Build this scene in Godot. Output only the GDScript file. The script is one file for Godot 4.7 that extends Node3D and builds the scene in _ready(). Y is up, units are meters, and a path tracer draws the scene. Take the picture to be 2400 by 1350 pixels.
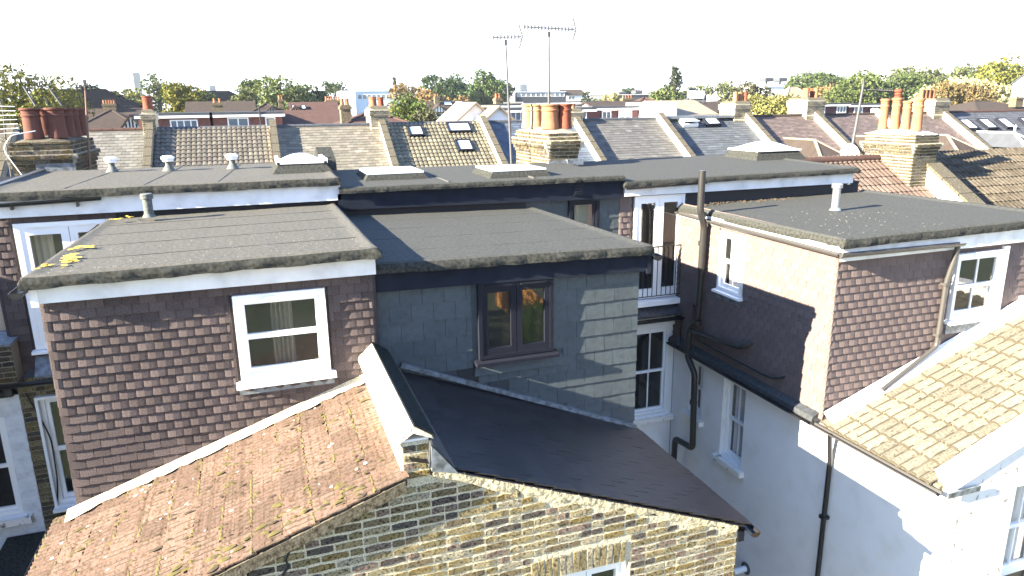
extends Node3D

var rng := RandomNumberGenerator.new()
var M := {}
var TEX := {}
var used := {}
var CAM_T := Transform3D()


# ------------------------------------------------------------------ mesh building
class MB:
	var v := PackedVector3Array()
	var n := PackedVector3Array()

	func tri(a: Vector3, b: Vector3, c: Vector3, na: Vector3, nb: Vector3, nc: Vector3) -> void:
		if (b - a).cross(c - a).dot(na + nb + nc) > 0.0:
			v.append_array(PackedVector3Array([a, c, b]))
			n.append_array(PackedVector3Array([na, nc, nb]))
		else:
			v.append_array(PackedVector3Array([a, b, c]))
			n.append_array(PackedVector3Array([na, nb, nc]))

	func quad(a: Vector3, b: Vector3, c: Vector3, d: Vector3, out := Vector3.ZERO) -> void:
		var nn := (c - a).cross(d - b)
		if nn.length_squared() < 1e-16:
			return
		nn = nn.normalized()
		if out != Vector3.ZERO and nn.dot(out) < 0.0:
			nn = -nn
		tri(a, b, c, nn, nn, nn)
		tri(a, c, d, nn, nn, nn)

	func face3(a: Vector3, b: Vector3, c: Vector3, out: Vector3) -> void:
		var nn := (b - a).cross(c - a).normalized()
		if nn.dot(out) < 0.0:
			nn = -nn
		tri(a, b, c, nn, nn, nn)

	func hexa(p: Array) -> void: # 0-3 bottom ring, 4-7 top ring
		var m := Vector3.ZERO
		for q in p:
			m += q
		m /= 8.0
		for f in [[0, 1, 2, 3], [4, 5, 6, 7], [0, 1, 5, 4], [1, 2, 6, 5], [2, 3, 7, 6], [3, 0, 4, 7]]:
			var a: Vector3 = p[f[0]]
			var c: Vector3 = p[f[2]]
			quad(a, p[f[1]], c, p[f[3]], (a + c) / 2.0 - m)

	func bx(x0: float, x1: float, y0: float, y1: float, z0: float, z1: float) -> void:
		hexa([Vector3(x0, y0, z0), Vector3(x1, y0, z0), Vector3(x1, y0, z1), Vector3(x0, y0, z1), Vector3(x0, y1, z0), Vector3(x1, y1, z0), Vector3(x1, y1, z1), Vector3(x0, y1, z1)])

	func ob(t: Transform3D, x0: float, x1: float, y0: float, y1: float, z0: float, z1: float) -> void:
		hexa([t * Vector3(x0, y0, z0), t * Vector3(x1, y0, z0), t * Vector3(x1, y0, z1), t * Vector3(x0, y0, z1), t * Vector3(x0, y1, z0), t * Vector3(x1, y1, z0), t * Vector3(x1, y1, z1), t * Vector3(x0, y1, z1)])

	func bar(a: Vector3, b: Vector3, w: float, h: float, up := Vector3.UP) -> void:
		var d := (b - a).normalized()
		var s := d.cross(up).normalized()
		var u := s.cross(d)
		ob(Transform3D(Basis(s, u, d), a), -w / 2, w / 2, -h / 2, h / 2, 0, a.distance_to(b))

	func tube(pts: Array, r: float, seg := 8, r1 := -1.0) -> void:
		var prev := []
		var cnt := pts.size()
		var side := Vector3.ZERO
		for i in cnt:
			var d: Vector3
			if i == 0:
				d = pts[1] - pts[0]
			elif i == cnt - 1:
				d = pts[i] - pts[i - 1]
			else:
				d = (pts[i + 1] - pts[i]).normalized() + (pts[i] - pts[i - 1]).normalized()
			d = d.normalized()
			if side == Vector3.ZERO:
				side = d.cross(Vector3.UP if absf(d.y) < 0.9 else Vector3.RIGHT).normalized()
			side = (side - d * side.dot(d)).normalized()
			var up := side.cross(d)
			var rr: float = r if r1 < 0.0 else lerpf(r, r1, float(i) / (cnt - 1))
			var ring := []
			for k in seg:
				var a := TAU * k / seg
				var o := side * cos(a) + up * sin(a)
				ring.append([pts[i] + o * rr, o])
			if i > 0:
				for k in seg:
					var k2 := (k + 1) % seg
					tri(prev[k][0], prev[k2][0], ring[k][0], prev[k][1], prev[k2][1], ring[k][1])
					tri(ring[k][0], prev[k2][0], ring[k2][0], ring[k][1], prev[k2][1], ring[k2][1])
			if i == 0 or i == cnt - 1:
				var cd := -d if i == 0 else d
				for k in seg:
					tri(pts[i], ring[k][0], ring[(k + 1) % seg][0], cd, cd, cd)
			prev = ring

	func lathe(at: Vector3, prof: Array, seg := 14) -> void: # prof: [radius, y]
		for i in prof.size() - 1:
			var p0 = prof[i]
			var p1 = prof[i + 1]
			var sl := Vector2(p1[1] - p0[1], -(p1[0] - p0[0])).normalized()
			for k in seg:
				var a0 := TAU * k / seg
				var a1 := TAU * (k + 1) / seg
				var d0 := Vector3(cos(a0), 0, sin(a0))
				var d1 := Vector3(cos(a1), 0, sin(a1))
				var n0 := d0 * sl.x + Vector3.UP * sl.y
				var n1 := d1 * sl.x + Vector3.UP * sl.y
				var a: Vector3 = at + d0 * p0[0] + Vector3.UP * p0[1]
				var b: Vector3 = at + d1 * p0[0] + Vector3.UP * p0[1]
				var c: Vector3 = at + d1 * p1[0] + Vector3.UP * p1[1]
				var d: Vector3 = at + d0 * p1[0] + Vector3.UP * p1[1]
				if p0[0] > 1e-5:
					tri(a, b, c, n0, n1, n1)
				if p1[0] > 1e-5:
					tri(a, c, d, n0, n1, n0)

	func grid(P: Array, up := Vector3.UP) -> void: # smooth sheet through rows of points
		var R := P.size()
		var C: int = P[0].size()
		var N := []
		var tot := 0.0
		for i in R:
			var row := []
			for j in C:
				var du: Vector3 = P[i][mini(j + 1, C - 1)] - P[i][maxi(j - 1, 0)]
				var dv: Vector3 = P[mini(i + 1, R - 1)][j] - P[maxi(i - 1, 0)][j]
				var nn := du.cross(dv).normalized()
				tot += nn.dot(up)
				row.append(nn)
			N.append(row)
		if tot < 0.0:
			for row in N:
				for j in C:
					row[j] = -row[j]
		for i in R - 1:
			for j in C - 1:
				tri(P[i][j], P[i][j + 1], P[i + 1][j + 1], N[i][j], N[i][j + 1], N[i + 1][j + 1])
				tri(P[i][j], P[i + 1][j + 1], P[i + 1][j], N[i][j], N[i + 1][j + 1], N[i + 1][j])

	func prism(poly: Array, t: Transform3D, z0: float, z1: float) -> void: # outline in the x, y of t, thickness along its z
		var pv := PackedVector2Array(poly)
		var ids := Geometry2D.triangulate_polygon(pv)
		var cw := Geometry2D.is_polygon_clockwise(pv)
		for s in [z0, z1]:
			var out: Vector3 = t.basis.z * (1.0 if s == maxf(z0, z1) else -1.0)
			for k in range(0, ids.size(), 3):
				var q := []
				for m in 3:
					q.append(t * Vector3(pv[ids[k + m]].x, pv[ids[k + m]].y, s))
				face3(q[0], q[1], q[2], out)
		for i in pv.size():
			var a := pv[i]
			var b := pv[(i + 1) % pv.size()]
			var o2 := Vector2(b.y - a.y, a.x - b.x) * (-1.0 if cw else 1.0)
			quad(t * Vector3(a.x, a.y, z0), t * Vector3(b.x, b.y, z0), t * Vector3(b.x, b.y, z1), t * Vector3(a.x, a.y, z1), t.basis * Vector3(o2.x, o2.y, 0))

	func frame(t: Transform3D, x0: float, y0: float, x1: float, y1: float, w: float, z0: float, z1: float, wb := -1.0, wt := -1.0) -> void:
		if wb < 0.0:
			wb = w
		if wt < 0.0:
			wt = w
		ob(t, x0, x0 + w, y0, y1, z0, z1)
		ob(t, x1 - w, x1, y0, y1, z0, z1)
		ob(t, x0 + w, x1 - w, y0, y0 + wb, z0, z1)
		ob(t, x0 + w, x1 - w, y1 - wt, y1, z0, z1)

	func add(o: MB, t: Transform3D) -> void:
		v.append_array(t * o.v)
		n.append_array(Transform3D(t.basis.orthonormalized(), Vector3.ZERO) * o.n)

	func into(m: ArrayMesh) -> ArrayMesh:
		var a := []
		a.resize(Mesh.ARRAY_MAX)
		a[Mesh.ARRAY_VERTEX] = v
		a[Mesh.ARRAY_NORMAL] = n
		m.add_surface_from_arrays(Mesh.PRIMITIVE_TRIANGLES, a)
		return m

	func mesh() -> ArrayMesh:
		return into(ArrayMesh.new())


func bent(pts: Array, r := 0.06) -> Array: # rounds the corners of a pipe's run
	var out := [pts[0]]
	for i in range(1, pts.size() - 1):
		var p: Vector3 = pts[i]
		var a: Vector3 = (pts[i - 1] - p).normalized()
		var b: Vector3 = (pts[i + 1] - p).normalized()
		var p0 := p + a * r
		var p1 := p + b * r
		for k in 5:
			var t := k / 4.0
			out.append(p0.lerp(p, t).lerp(p.lerp(p1, t), t))
	out.append(pts[-1])
	return out


# ------------------------------------------------------------------ objects, parts, names
func numbered(parent: Node, called: String) -> String:
	var key := str(parent.get_instance_id()) + called
	var k: int = used.get(key, 0)
	used[key] = k + 1
	return called if k == 0 else "%s_%03d" % [called, k]

func hang(parent: Node, o: Node3D, called: String) -> void:
	o.name = numbered(parent, called)
	parent.add_child(o, true)

func thing(called: String, label: String, category: String, at: Vector3, group := "") -> Node3D:
	var o := Node3D.new()
	hang(self, o, called)
	o.position = at
	tag(o, label, category, group)
	return o

func tag(o: Node, label: String, category: String, group := "") -> void:
	o.set_meta("label", label)
	o.set_meta("category", category)
	if group:
		o.set_meta("group", group)

func base_of(p: Node) -> Vector3:
	return p.position if p != self and p.get_parent() == self else Vector3.ZERO

func part(parent: Node, called: String, mb: MB, mat: Material, label := "") -> MeshInstance3D:
	var o := MeshInstance3D.new()
	o.mesh = mb.mesh()
	o.material_override = mat
	hang(parent, o, called)
	o.position = -base_of(parent)
	if label:
		o.set_meta("label", label)
	return o

func whole(called: String, label: String, category: String, mb: MB, mat: Material, group := "") -> MeshInstance3D:
	var o := part(self, called, mb, mat)
	tag(o, label, category, group)
	return o

func ground_piece(called: String, mb: MB, mat: Material) -> MeshInstance3D:
	var o := part(self, called, mb, mat)
	o.set_meta("kind", "structure")
	return o

# pieces: [Transform3D in the scene, mesh number, material number]; the 300 nearest are parts of their own, the rest one part
func pieces(parent: Node, called: String, meshes: Array, mats: Array, list: Array, most := 300) -> void:
	var eye := CAM_T.origin
	list.sort_custom(func(a, b): return a[0].origin.distance_squared_to(eye) < b[0].origin.distance_squared_to(eye))
	var made := []
	for m in meshes:
		made.append(m.mesh())
	var off := base_of(parent)
	for i in mini(most, list.size()):
		var o := MeshInstance3D.new()
		o.mesh = made[list[i][1]]
		o.material_override = mats[list[i][2]]
		hang(parent, o, called)
		var t: Transform3D = list[i][0]
		t.origin -= off
		o.transform = t
	if list.size() > most:
		var am := ArrayMesh.new()
		for k in mats.size():
			var mb := MB.new()
			for i in range(most, list.size()):
				if list[i][2] == k:
					mb.add(meshes[list[i][1]], list[i][0])
			if mb.v.size():
				mb.into(am)
				am.surface_set_material(am.get_surface_count() - 1, mats[k])
		var rest := MeshInstance3D.new()
		rest.mesh = am
		hang(parent, rest, called + "_field")
		rest.position = -off
		rest.set_meta("kind", "stuff")

func many(parent: Node, called: String, mb: MB, mat: Material, xfs: Array, tints: Array, stuff := true) -> MeshInstance3D: # small copies joined into one part
	var all := MB.new()
	var cols := PackedColorArray()
	var one := PackedColorArray()
	one.resize(mb.v.size())
	for i in xfs.size():
		all.add(mb, xfs[i])
		one.fill(tints[i])
		cols.append_array(one)
	var arr := []
	arr.resize(Mesh.ARRAY_MAX)
	arr[Mesh.ARRAY_VERTEX] = all.v
	arr[Mesh.ARRAY_NORMAL] = all.n
	arr[Mesh.ARRAY_COLOR] = cols
	var am := ArrayMesh.new()
	am.add_surface_from_arrays(Mesh.PRIMITIVE_TRIANGLES, arr)
	var o := MeshInstance3D.new()
	o.mesh = am
	o.material_override = mat
	hang(parent, o, called)
	o.position = -base_of(parent)
	if stuff:
		o.set_meta("kind", "stuff")
	return o


# ------------------------------------------------------------------ materials
func lin(r: float, g: float, b: float) -> Color:
	return Color(r, g, b).linear_to_srgb()

func noise_tex(key: String, freq: float, oct: int, stops: Array, size := 256, kind := FastNoiseLite.TYPE_SIMPLEX_SMOOTH) -> ImageTexture:
	if TEX.has(key):
		return TEX[key]
	var fn := FastNoiseLite.new()
	fn.seed = hash(key) % 9973
	fn.noise_type = kind
	fn.frequency = freq
	fn.fractal_octaves = oct
	var src := fn.get_seamless_image(size, size)
	src.convert(Image.FORMAT_L8)
	var bytes := src.get_data()
	var lut := []
	var gr := Gradient.new()
	gr.offsets = PackedFloat32Array(stops.map(func(s): return s[0]))
	gr.colors = PackedColorArray(stops.map(func(s): return s[1]))
	for i in 256:
		var c := gr.sample(i / 255.0)
		lut.append(PackedByteArray([int(clampf(c.r, 0, 1) * 255), int(clampf(c.g, 0, 1) * 255), int(clampf(c.b, 0, 1) * 255)]))
	var out := PackedByteArray()
	out.resize(size * size * 3)
	for i in size * size:
		var l: PackedByteArray = lut[bytes[i]]
		out[i * 3] = l[0]
		out[i * 3 + 1] = l[1]
		out[i * 3 + 2] = l[2]
	TEX[key] = ImageTexture.create_from_image(Image.create_from_data(size, size, false, Image.FORMAT_RGB8, out))
	return TEX[key]

func g(x: float) -> Color:
	return Color(x, x, x)

func mk(key: String, c: Color, rough: float, tex: Texture2D = null, scale := 1.0, bump: Texture2D = null, bump_cm := 0.0, spec := 0.5) -> StandardMaterial3D:
	var m := StandardMaterial3D.new()
	m.resource_name = key
	m.albedo_color = c
	m.roughness = rough
	m.metallic_specular = spec
	m.cull_mode = BaseMaterial3D.CULL_DISABLED
	if tex or bump:
		m.uv1_triplanar = true
		m.uv1_world_triplanar = true
		m.uv1_scale = Vector3.ONE * scale
	if tex:
		m.albedo_texture = tex
	if bump:
		m.heightmap_enabled = true
		m.heightmap_texture = bump
		m.heightmap_scale = bump_cm
	M[key] = m
	return m

func make_materials() -> void:
	var grit := noise_tex("grit", 0.12, 4, [[0.0, g(0.45)], [0.4, g(0.82)], [0.6, g(0.92)], [1.0, g(1.0)]])
	var soft := noise_tex("soft", 0.02, 4, [[0.0, g(0.86)], [0.5, g(0.95)], [1.0, g(1.0)]])
	var felt := noise_tex("felt", 0.035, 5, [[0.0, Color(0.72, 0.72, 0.7)], [0.35, Color(0.86, 0.86, 0.84)], [0.62, Color(0.93, 0.93, 0.91)], [0.8, Color(1, 0.99, 0.96)], [1.0, Color(1, 1, 1)]], 512)
	var worn := noise_tex("worn", 0.05, 5, [[0.0, Color(0.5, 0.48, 0.45)], [0.3, Color(0.72, 0.7, 0.66)], [0.5, Color(0.88, 0.86, 0.82)], [0.75, Color(0.96, 0.95, 0.92)], [1.0, Color(1, 1, 1)]])
	var mossy := noise_tex("mossy", 0.06, 5, [[0.0, Color(0.3, 0.27, 0.18)], [0.24, Color(0.6, 0.54, 0.42)], [0.36, Color(0.9, 0.86, 0.8)], [0.7, Color(1, 0.97, 0.94)], [1.0, Color(1, 1, 1)]])
	var lime := noise_tex("lime", 0.06, 5, [[0.0, Color(0.4, 0.36, 0.28)], [0.25, Color(0.7, 0.66, 0.58)], [0.4, Color(0.92, 0.9, 0.84)], [0.8, Color(1, 1, 0.97)], [1.0, Color(1, 1, 1)]])
	var grit2 := noise_tex("grit2", 0.02, 6, [[0.0, Color(0.95, 0.945, 0.93)], [0.35, Color(0.98, 0.98, 0.975)], [0.6, g(0.99)], [1.0, g(1.0)]])
	var stained := noise_tex("stained", 0.03, 5, [[0.0, Color(0.45, 0.44, 0.42)], [0.14, Color(0.7, 0.68, 0.66)], [0.24, Color(0.97, 0.97, 0.96)], [1.0, Color(1, 1, 1)]])
	var bricky := noise_tex("bricky", 0.05, 5, [[0.0, Color(0.28, 0.26, 0.26)], [0.3, Color(0.52, 0.5, 0.48)], [0.46, Color(0.85, 0.83, 0.78)], [0.7, Color(0.95, 0.94, 0.9)], [1.0, Color(1, 1, 1)]])
	var hb := noise_tex("bump_fine", 0.15, 3, [[0.0, g(0.0)], [1.0, g(1.0)]])
	var hc := noise_tex("bump_coarse", 0.03, 5, [[0.0, g(0.0)], [1.0, g(1.0)]])
	var hr := noise_tex("bump_riven", 0.025, 4, [[0.0, g(0.0)], [0.3, g(0.4)], [0.34, g(0.55)], [0.55, g(0.6)], [0.6, g(0.85)], [1.0, g(1.0)]])
	mk("felt", lin(0.098, 0.095, 0.087), 0.95, felt, 0.9, hb, 0.2, 0.25)
	mk("felt_dark", lin(0.062, 0.064, 0.061), 0.92, felt, 0.9, hb, 0.2, 0.25)
	mk("felt_edge", lin(0.05, 0.054, 0.053), 0.95, worn, 1.4, hb, 0.15, 0.2)  # darker felt: the shade on the vertical roof skirts is painted in
	mk("lap", lin(0.05, 0.05, 0.048), 0.95)
	mk("upvc", lin(0.80, 0.81, 0.80), 0.3, null, 1, null, 0, 0.5)
	mk("fascia_white", lin(0.74, 0.76, 0.76), 0.4, soft, 0.5)
	mk("fascia_grey", lin(0.018, 0.0215, 0.032), 0.55, soft, 0.7, null, 0.0, 0.12)
	mk("frame_grey", lin(0.012, 0.0135, 0.02), 0.5, null, 1, null, 0, 0.25)
	for i in 4:
		var k: float = [0.82, 0.95, 1.06, 1.18][i]
		mk("tile%d" % i, lin(0.1 * k, 0.079 * k, 0.075 * k), 0.85, grit, 2.2, hb, 0.12, 0.3)
		var kr: float = [0.93, 0.98, 1.03, 1.08][i]
		mk("tile_red%d" % i, lin(0.178 * kr, 0.138 * kr, 0.126 * kr), 0.85, grit, 2.0, hb, 0.12, 0.3)
		var ks: float = [0.92, 0.98, 1.03, 1.09][i]
		mk("slate%d" % i, lin(0.058 * ks, 0.073 * ks, 0.079 * ks), 0.62, soft, 1.7, hr, 0.16, 0.4)
		var kd: float = [0.7, 0.95, 1.15, 1.5][i]
		mk("slate_dark%d" % i, lin(0.017 * kd, 0.0145 * kd, 0.0145 * kd), 0.5, grit, 2.5, hr, 0.2, 0.5)
		mk("concrete_tile%d" % i, lin(0.138 * k, 0.102 * k, 0.086 * k), 0.95, mossy, 1.6, hb, 0.25, 0.2)
		mk("lime_tile%d" % i, lin(0.18 * k, 0.172 * k, 0.147 * k), 0.95, lime, 1.6, hb, 0.25, 0.2)
		mk("pan_tile%d" % i, lin(0.15 * k, 0.11 * k, 0.088 * k), 0.9, grit, 0.9, hb, 0.2, 0.25)
		mk("pan_grey%d" % i, lin(0.095 * k, 0.083 * k, 0.066 * k), 0.92, worn, 0.5, hb, 0.2, 0.25)
	var bricks := [[0.27, 0.225, 0.125], [0.22, 0.172, 0.08], [0.3, 0.26, 0.165], [0.17, 0.14, 0.09], [0.1, 0.088, 0.078], [0.2, 0.158, 0.13], [0.33, 0.3, 0.22], [0.2, 0.17, 0.095]]
	for i in 8:
		var c: Array = bricks[i]
		mk("brick%d" % i, lin(c[0], c[1] * 1.02, c[2] * 1.08), 0.95, bricky, 2.2, hb, 0.3, 0.2)
		mk("sooty%d" % i, lin(c[0] * 0.36 + 0.01, c[1] * 0.36 + 0.01, c[2] * 0.38 + 0.01), 0.95, worn, 2.6, hb, 0.3, 0.2)
	mk("mortar", lin(0.66, 0.6, 0.43), 0.95, grit, 2.0, hc, 0.4, 0.2)
	mk("mortar_pale", lin(0.66, 0.59, 0.42), 0.95, grit, 1.5, hc, 0.8, 0.2)
	mk("mortar_grey", lin(0.3, 0.275, 0.215), 0.95, grit, 2.0, hc, 0.4, 0.2)
	mk("cap", lin(0.13, 0.12, 0.095), 0.95, worn, 1.2, hb, 0.2, 0.2)
	mk("render", lin(0.8, 0.8, 0.79), 0.8, grit2, 0.35, hb, 0.06, 0.3)
	mk("render_old", lin(0.8, 0.78, 0.73), 0.85, stained, 0.7, hc, 0.2, 0.3)
	mk("paint_brick", lin(0.72, 0.75, 0.77), 0.6, soft, 1.0, hc, 0.3, 0.4)
	mk("coping", lin(0.64, 0.58, 0.46), 0.9, soft, 0.8, hb, 0.3, 0.3)
	mk("lead", lin(0.17, 0.2, 0.24), 0.45, worn, 0.7, hc, 0.2, 0.5)
	mk("lead_dark", lin(0.05, 0.058, 0.07), 0.5, worn, 0.8, hc, 0.2, 0.5)
	mk("black_pipe", lin(0.012, 0.012, 0.014), 0.35, null, 1, null, 0, 0.5)
	mk("soil", lin(0.024, 0.023, 0.022), 0.35)
	mk("parapet", lin(0.34, 0.31, 0.25), 0.92, worn, 0.8)
	mk("grey_pipe", lin(0.05, 0.047, 0.044), 0.4, null, 1, null, 0, 0.5)
	mk("vent_grey", lin(0.12, 0.14, 0.14), 0.8, worn, 2.0)
	mk("steel", lin(0.5, 0.5, 0.5), 0.35).metallic = 0.8
	mk("mast", lin(0.06, 0.06, 0.062), 0.6)
	mk("mast_rust", lin(0.16, 0.09, 0.06), 0.8)
	mk("aerial", lin(0.05, 0.05, 0.05), 0.7)
	mk("pot", lin(0.12, 0.055, 0.042), 0.85, soft, 0.9, hb, 0.1, 0.25)
	mk("pot_tan", lin(0.3, 0.2, 0.11), 0.85, soft, 0.9, hb, 0.2, 0.25)
	mk("pot_red", lin(0.19, 0.065, 0.04), 0.85, soft, 0.9, hb, 0.2, 0.25)
	mk("pot_buff", lin(0.3, 0.14, 0.075), 0.85, soft, 0.9, hb, 0.2, 0.25)
	mk("slate_wet0", lin(0.016, 0.019, 0.022), 0.5, soft, 1.7, hr, 0.16, 0.4)
	mk("slate_wet1", lin(0.027, 0.034, 0.04), 0.5, soft, 1.7, hr, 0.16, 0.4)
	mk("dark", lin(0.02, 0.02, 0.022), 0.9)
	mk("room", lin(0.06, 0.055, 0.048), 0.9)
	mk("room_dark", lin(0.035, 0.035, 0.038), 0.9)
	mk("curtain", lin(0.3, 0.28, 0.22), 0.9)
	mk("net", lin(0.13, 0.125, 0.1), 0.9)
	mk("mossy_lead", lin(0.03, 0.035, 0.035), 0.95, worn, 1.5, null, 0, 0.1)  # dark mossy lead over the right slope of the coping
	mk("bedding", lin(0.6, 0.6, 0.62), 0.9)
	mk("lichen", lin(0.52, 0.36, 0.03), 0.95)
	mk("lichen_pale", lin(0.2, 0.195, 0.165), 0.95)
	mk("guano", lin(0.6, 0.57, 0.5), 0.95)
	mk("moss", lin(0.07, 0.06, 0.014), 1.0)
	mk("moss_tan", lin(0.05, 0.042, 0.026), 1.0)
	mk("moss_brown", lin(0.045, 0.032, 0.018), 1.0)
	mk("dome", lin(0.84, 0.84, 0.84), 0.2)
	mk("wood", lin(0.3, 0.17, 0.06), 0.7, grit, 2.0)
	var gl := mk("glass", Color(0.5, 0.52, 0.52, 0.03), 0.02)
	gl.transparency = BaseMaterial3D.TRANSPARENCY_ALPHA
	gl.metallic_specular = 0.9
	mk("sky_glass", lin(0.62, 0.68, 0.72), 0.12, null, 1, null, 0, 0.9)
	mk("dark_glass", lin(0.03, 0.035, 0.04), 0.06, null, 1, null, 0, 0.8)
	mk("far_glass", lin(0.12, 0.15, 0.17), 0.1, null, 1, null, 0, 0.7)
	# far things
	mk("f_red_tile", lin(0.17, 0.07, 0.055), 0.9, soft, 0.5)
	mk("f_dark_red", lin(0.1, 0.04, 0.045), 0.9, soft, 0.5)
	mk("f_brown_roof", lin(0.055, 0.044, 0.037), 0.92, soft, 0.3, null, 0.0, 0.15)
	mk("f_red_roof", lin(0.08, 0.05, 0.042), 0.92, soft, 0.3, null, 0.0, 0.15)
	mk("f_pale_roof", lin(0.24, 0.2, 0.15), 0.92, soft, 0.3, null, 0.0, 0.15)
	mk("f_navy_roof", lin(0.0035, 0.004, 0.0065), 0.95, null, 1, null, 0, 0.05)
	mk("f_grey", lin(0.07, 0.076, 0.085), 0.8, soft, 0.3, null, 0.0, 0.15)
	mk("f_dark_grey", lin(0.05, 0.055, 0.062), 0.8)
	mk("f_white", lin(0.78, 0.78, 0.77), 0.8)
	mk("f_beige", lin(0.42, 0.36, 0.26), 0.9)
	mk("f_brick", lin(0.16, 0.13, 0.085), 0.95, worn, 0.6)
	mk("f_timber", lin(0.02, 0.02, 0.022), 0.9)
	mk("f_blue_panel", lin(0.5, 0.6, 0.68), 0.6)
	mk("tower_glass", lin(0.02, 0.035, 0.045), 0.9, null, 1, null, 0, 0.05)
	var vt := mk("tinted", Color.WHITE, 0.88)
	vt.vertex_color_use_as_albedo = true
	var lf := mk("leaf", Color.WHITE, 0.75, null, 1, null, 0, 0.3)
	lf.vertex_color_use_as_albedo = true
	lf.backlight_enabled = true
	lf.backlight = Color(0.35, 0.4, 0.2)
	mk("bark", lin(0.13, 0.1, 0.075), 0.95)
	mk("bark_pale", lin(0.5, 0.46, 0.4), 0.95)
	mk("grass", lin(0.06, 0.08, 0.03), 1.0, soft, 0.2)
	mk("asphalt", lin(0.05, 0.05, 0.052), 0.95, grit, 0.6)
	mk("paving", lin(0.2, 0.19, 0.17), 0.9, grit, 0.5)
	mk("paint_line", lin(0.7, 0.7, 0.66), 0.8)
	mk("fence_wood", lin(0.62, 0.3, 0.07), 0.8, grit, 1.0)


func set_of(key: String, k := 4) -> Array:
	var a := []
	for i in k:
		a.append(M[key + str(i)])
	return a


# ------------------------------------------------------------------ small pieces that repeat
func tile_piece(gauge: float, th: float, camber: float, jig: float) -> MB: # unit width, bottom edge at y 0, face towards +z
	var mb := MB.new()
	var lap := gauge * 1.25
	var xs := [0.012, 0.14, 0.5, 0.86, 0.988]
	var j0 := rng.randf_range(-jig, jig)
	var j1 := rng.randf_range(-jig, jig)
	for i in 4:
		var p := []
		for q in [[xs[i], 0.0], [xs[i + 1], 0.0], [xs[i + 1], lap], [xs[i], lap]]:
			var e: float = 2.0 * q[0] - 1.0
			var z: float = (th * 2.1 if q[1] == 0.0 else th * 0.75) + camber * (1.0 - e * e) + lerpf(j0, j1, q[0])
			var y: float = q[1] + (absf(e) ** 6 * gauge * 0.05 if q[1] == 0.0 else 0.0)
			p.append(Vector3(q[0], y, z))
		mb.quad(p[0], p[1], p[2], p[3], Vector3(0, 0, 1))
		var dn := Vector3(0, 0, -th)
		mb.quad(p[0], p[1], p[1] + dn, p[0] + dn, Vector3(0, -1, 0))
		if i == 0:
			mb.quad(p[0], p[3], p[3] + dn, p[0] + dn, Vector3(-1, 0, 0))
		if i == 3:
			mb.quad(p[1], p[2], p[2] + dn, p[1] + dn, Vector3(1, 0, 0))
	return mb

func slate_piece(gauge: float, th: float, jig: float, ragged := 0.004) -> MB:
	var mb := MB.new()
	var lap := gauge * 1.2
	var zb := th * 2.2
	var a := Vector3(0.008, rng.randf_range(0, ragged), zb + rng.randf_range(-jig, jig))
	var b := Vector3(0.5, rng.randf_range(-ragged, ragged), zb + rng.randf_range(-jig, jig))
	var c := Vector3(0.992, rng.randf_range(0, ragged), zb + rng.randf_range(-jig, jig))
	var d := Vector3(0.992, lap, th * 0.6)
	var e := Vector3(0.008, lap, th * 0.6)
	var m := d.lerp(e, 0.5)
	mb.quad(a, b, m, e, Vector3(0, 0, 1))
	mb.quad(b, c, d, m, Vector3(0, 0, 1))
	var dn := Vector3(0, 0, -th)
	mb.quad(a, b, b + dn, a + dn, Vector3(0, -1, 0))
	mb.quad(b, c, c + dn, b + dn, Vector3(0, -1, 0))
	mb.quad(a, e, e + dn, a + dn, Vector3(-1, 0, 0))
	mb.quad(c, d, d + dn, c + dn, Vector3(1, 0, 0))
	return mb

func brick_piece(h: float, proud: float, jig: float) -> MB: # unit length
	var mb := MB.new()
	var f := []
	for q in [[0.045, 0.09], [0.35, 0.04], [0.68, 0.06], [0.955, 0.1], [0.955, 0.88], [0.66, 0.97], [0.33, 0.94], [0.045, 0.86]]:
		f.append(Vector3(q[0] + rng.randf_range(-0.012, 0.012), q[1] * h + rng.randf_range(-0.002, 0.002), proud + rng.randf_range(-jig, jig)))
	mb.quad(f[0], f[1], f[6], f[7], Vector3(0, 0, 1))
	mb.quad(f[1], f[2], f[5], f[6], Vector3(0, 0, 1))
	mb.quad(f[2], f[3], f[4], f[5], Vector3(0, 0, 1))
	var ctr := Vector3(0.5, h / 2, 0)
	for i in 8:
		var a: Vector3 = f[i]
		var b: Vector3 = f[(i + 1) % 8]
		var a2 := Vector3(a.x + (a.x - 0.5) * 0.03, a.y + (a.y - h / 2) * 0.12, -0.004)
		var b2 := Vector3(b.x + (b.x - 0.5) * 0.03, b.y + (b.y - h / 2) * 0.12, -0.004)
		mb.quad(a, b, b2, a2, (a + b) / 2 - ctr)
	return mb

func ribbed_piece(gauge: float, ribs: int, rise: float, th: float, seg := 3, sag := 0.0) -> MB: # roll tiles: unit width with rolls
	var mb := MB.new()
	var lap := gauge * 1.08
	var cnt := ribs * seg
	for i in cnt:
		var p := []
		for q in [[i, 0.0], [i + 1, 0.0], [i + 1, lap], [i, lap]]:
			var x: float = float(q[0]) / cnt
			var ph := fmod(float(q[0]) / seg, 1.0)
			var z: float = rise * pow(sin(PI * ph), 0.8) if seg > 2 else (rise if q[0] % 2 == 1 else 0.0)
			z += th * 1.8 if q[1] == 0.0 else th * 0.4
			p.append(Vector3(x * 0.99 + 0.005, q[1] + (sag if q[1] == 0.0 else 0.0), z))
		mb.quad(p[0], p[1], p[2], p[3], Vector3(0, 0, 1))
		var dn := Vector3(0, 0, -th)
		mb.quad(p[0], p[1], p[1] + dn, p[0] + dn, Vector3(0, -1, 0))
		if i == 0:
			mb.quad(p[0], p[3], p[3] + dn, p[0] + dn, Vector3(-1, 0, 0))
		if i == cnt - 1:
			mb.quad(p[1], p[2], p[2] + dn, p[1] + dn, Vector3(1, 0, 0))
	return mb

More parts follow.
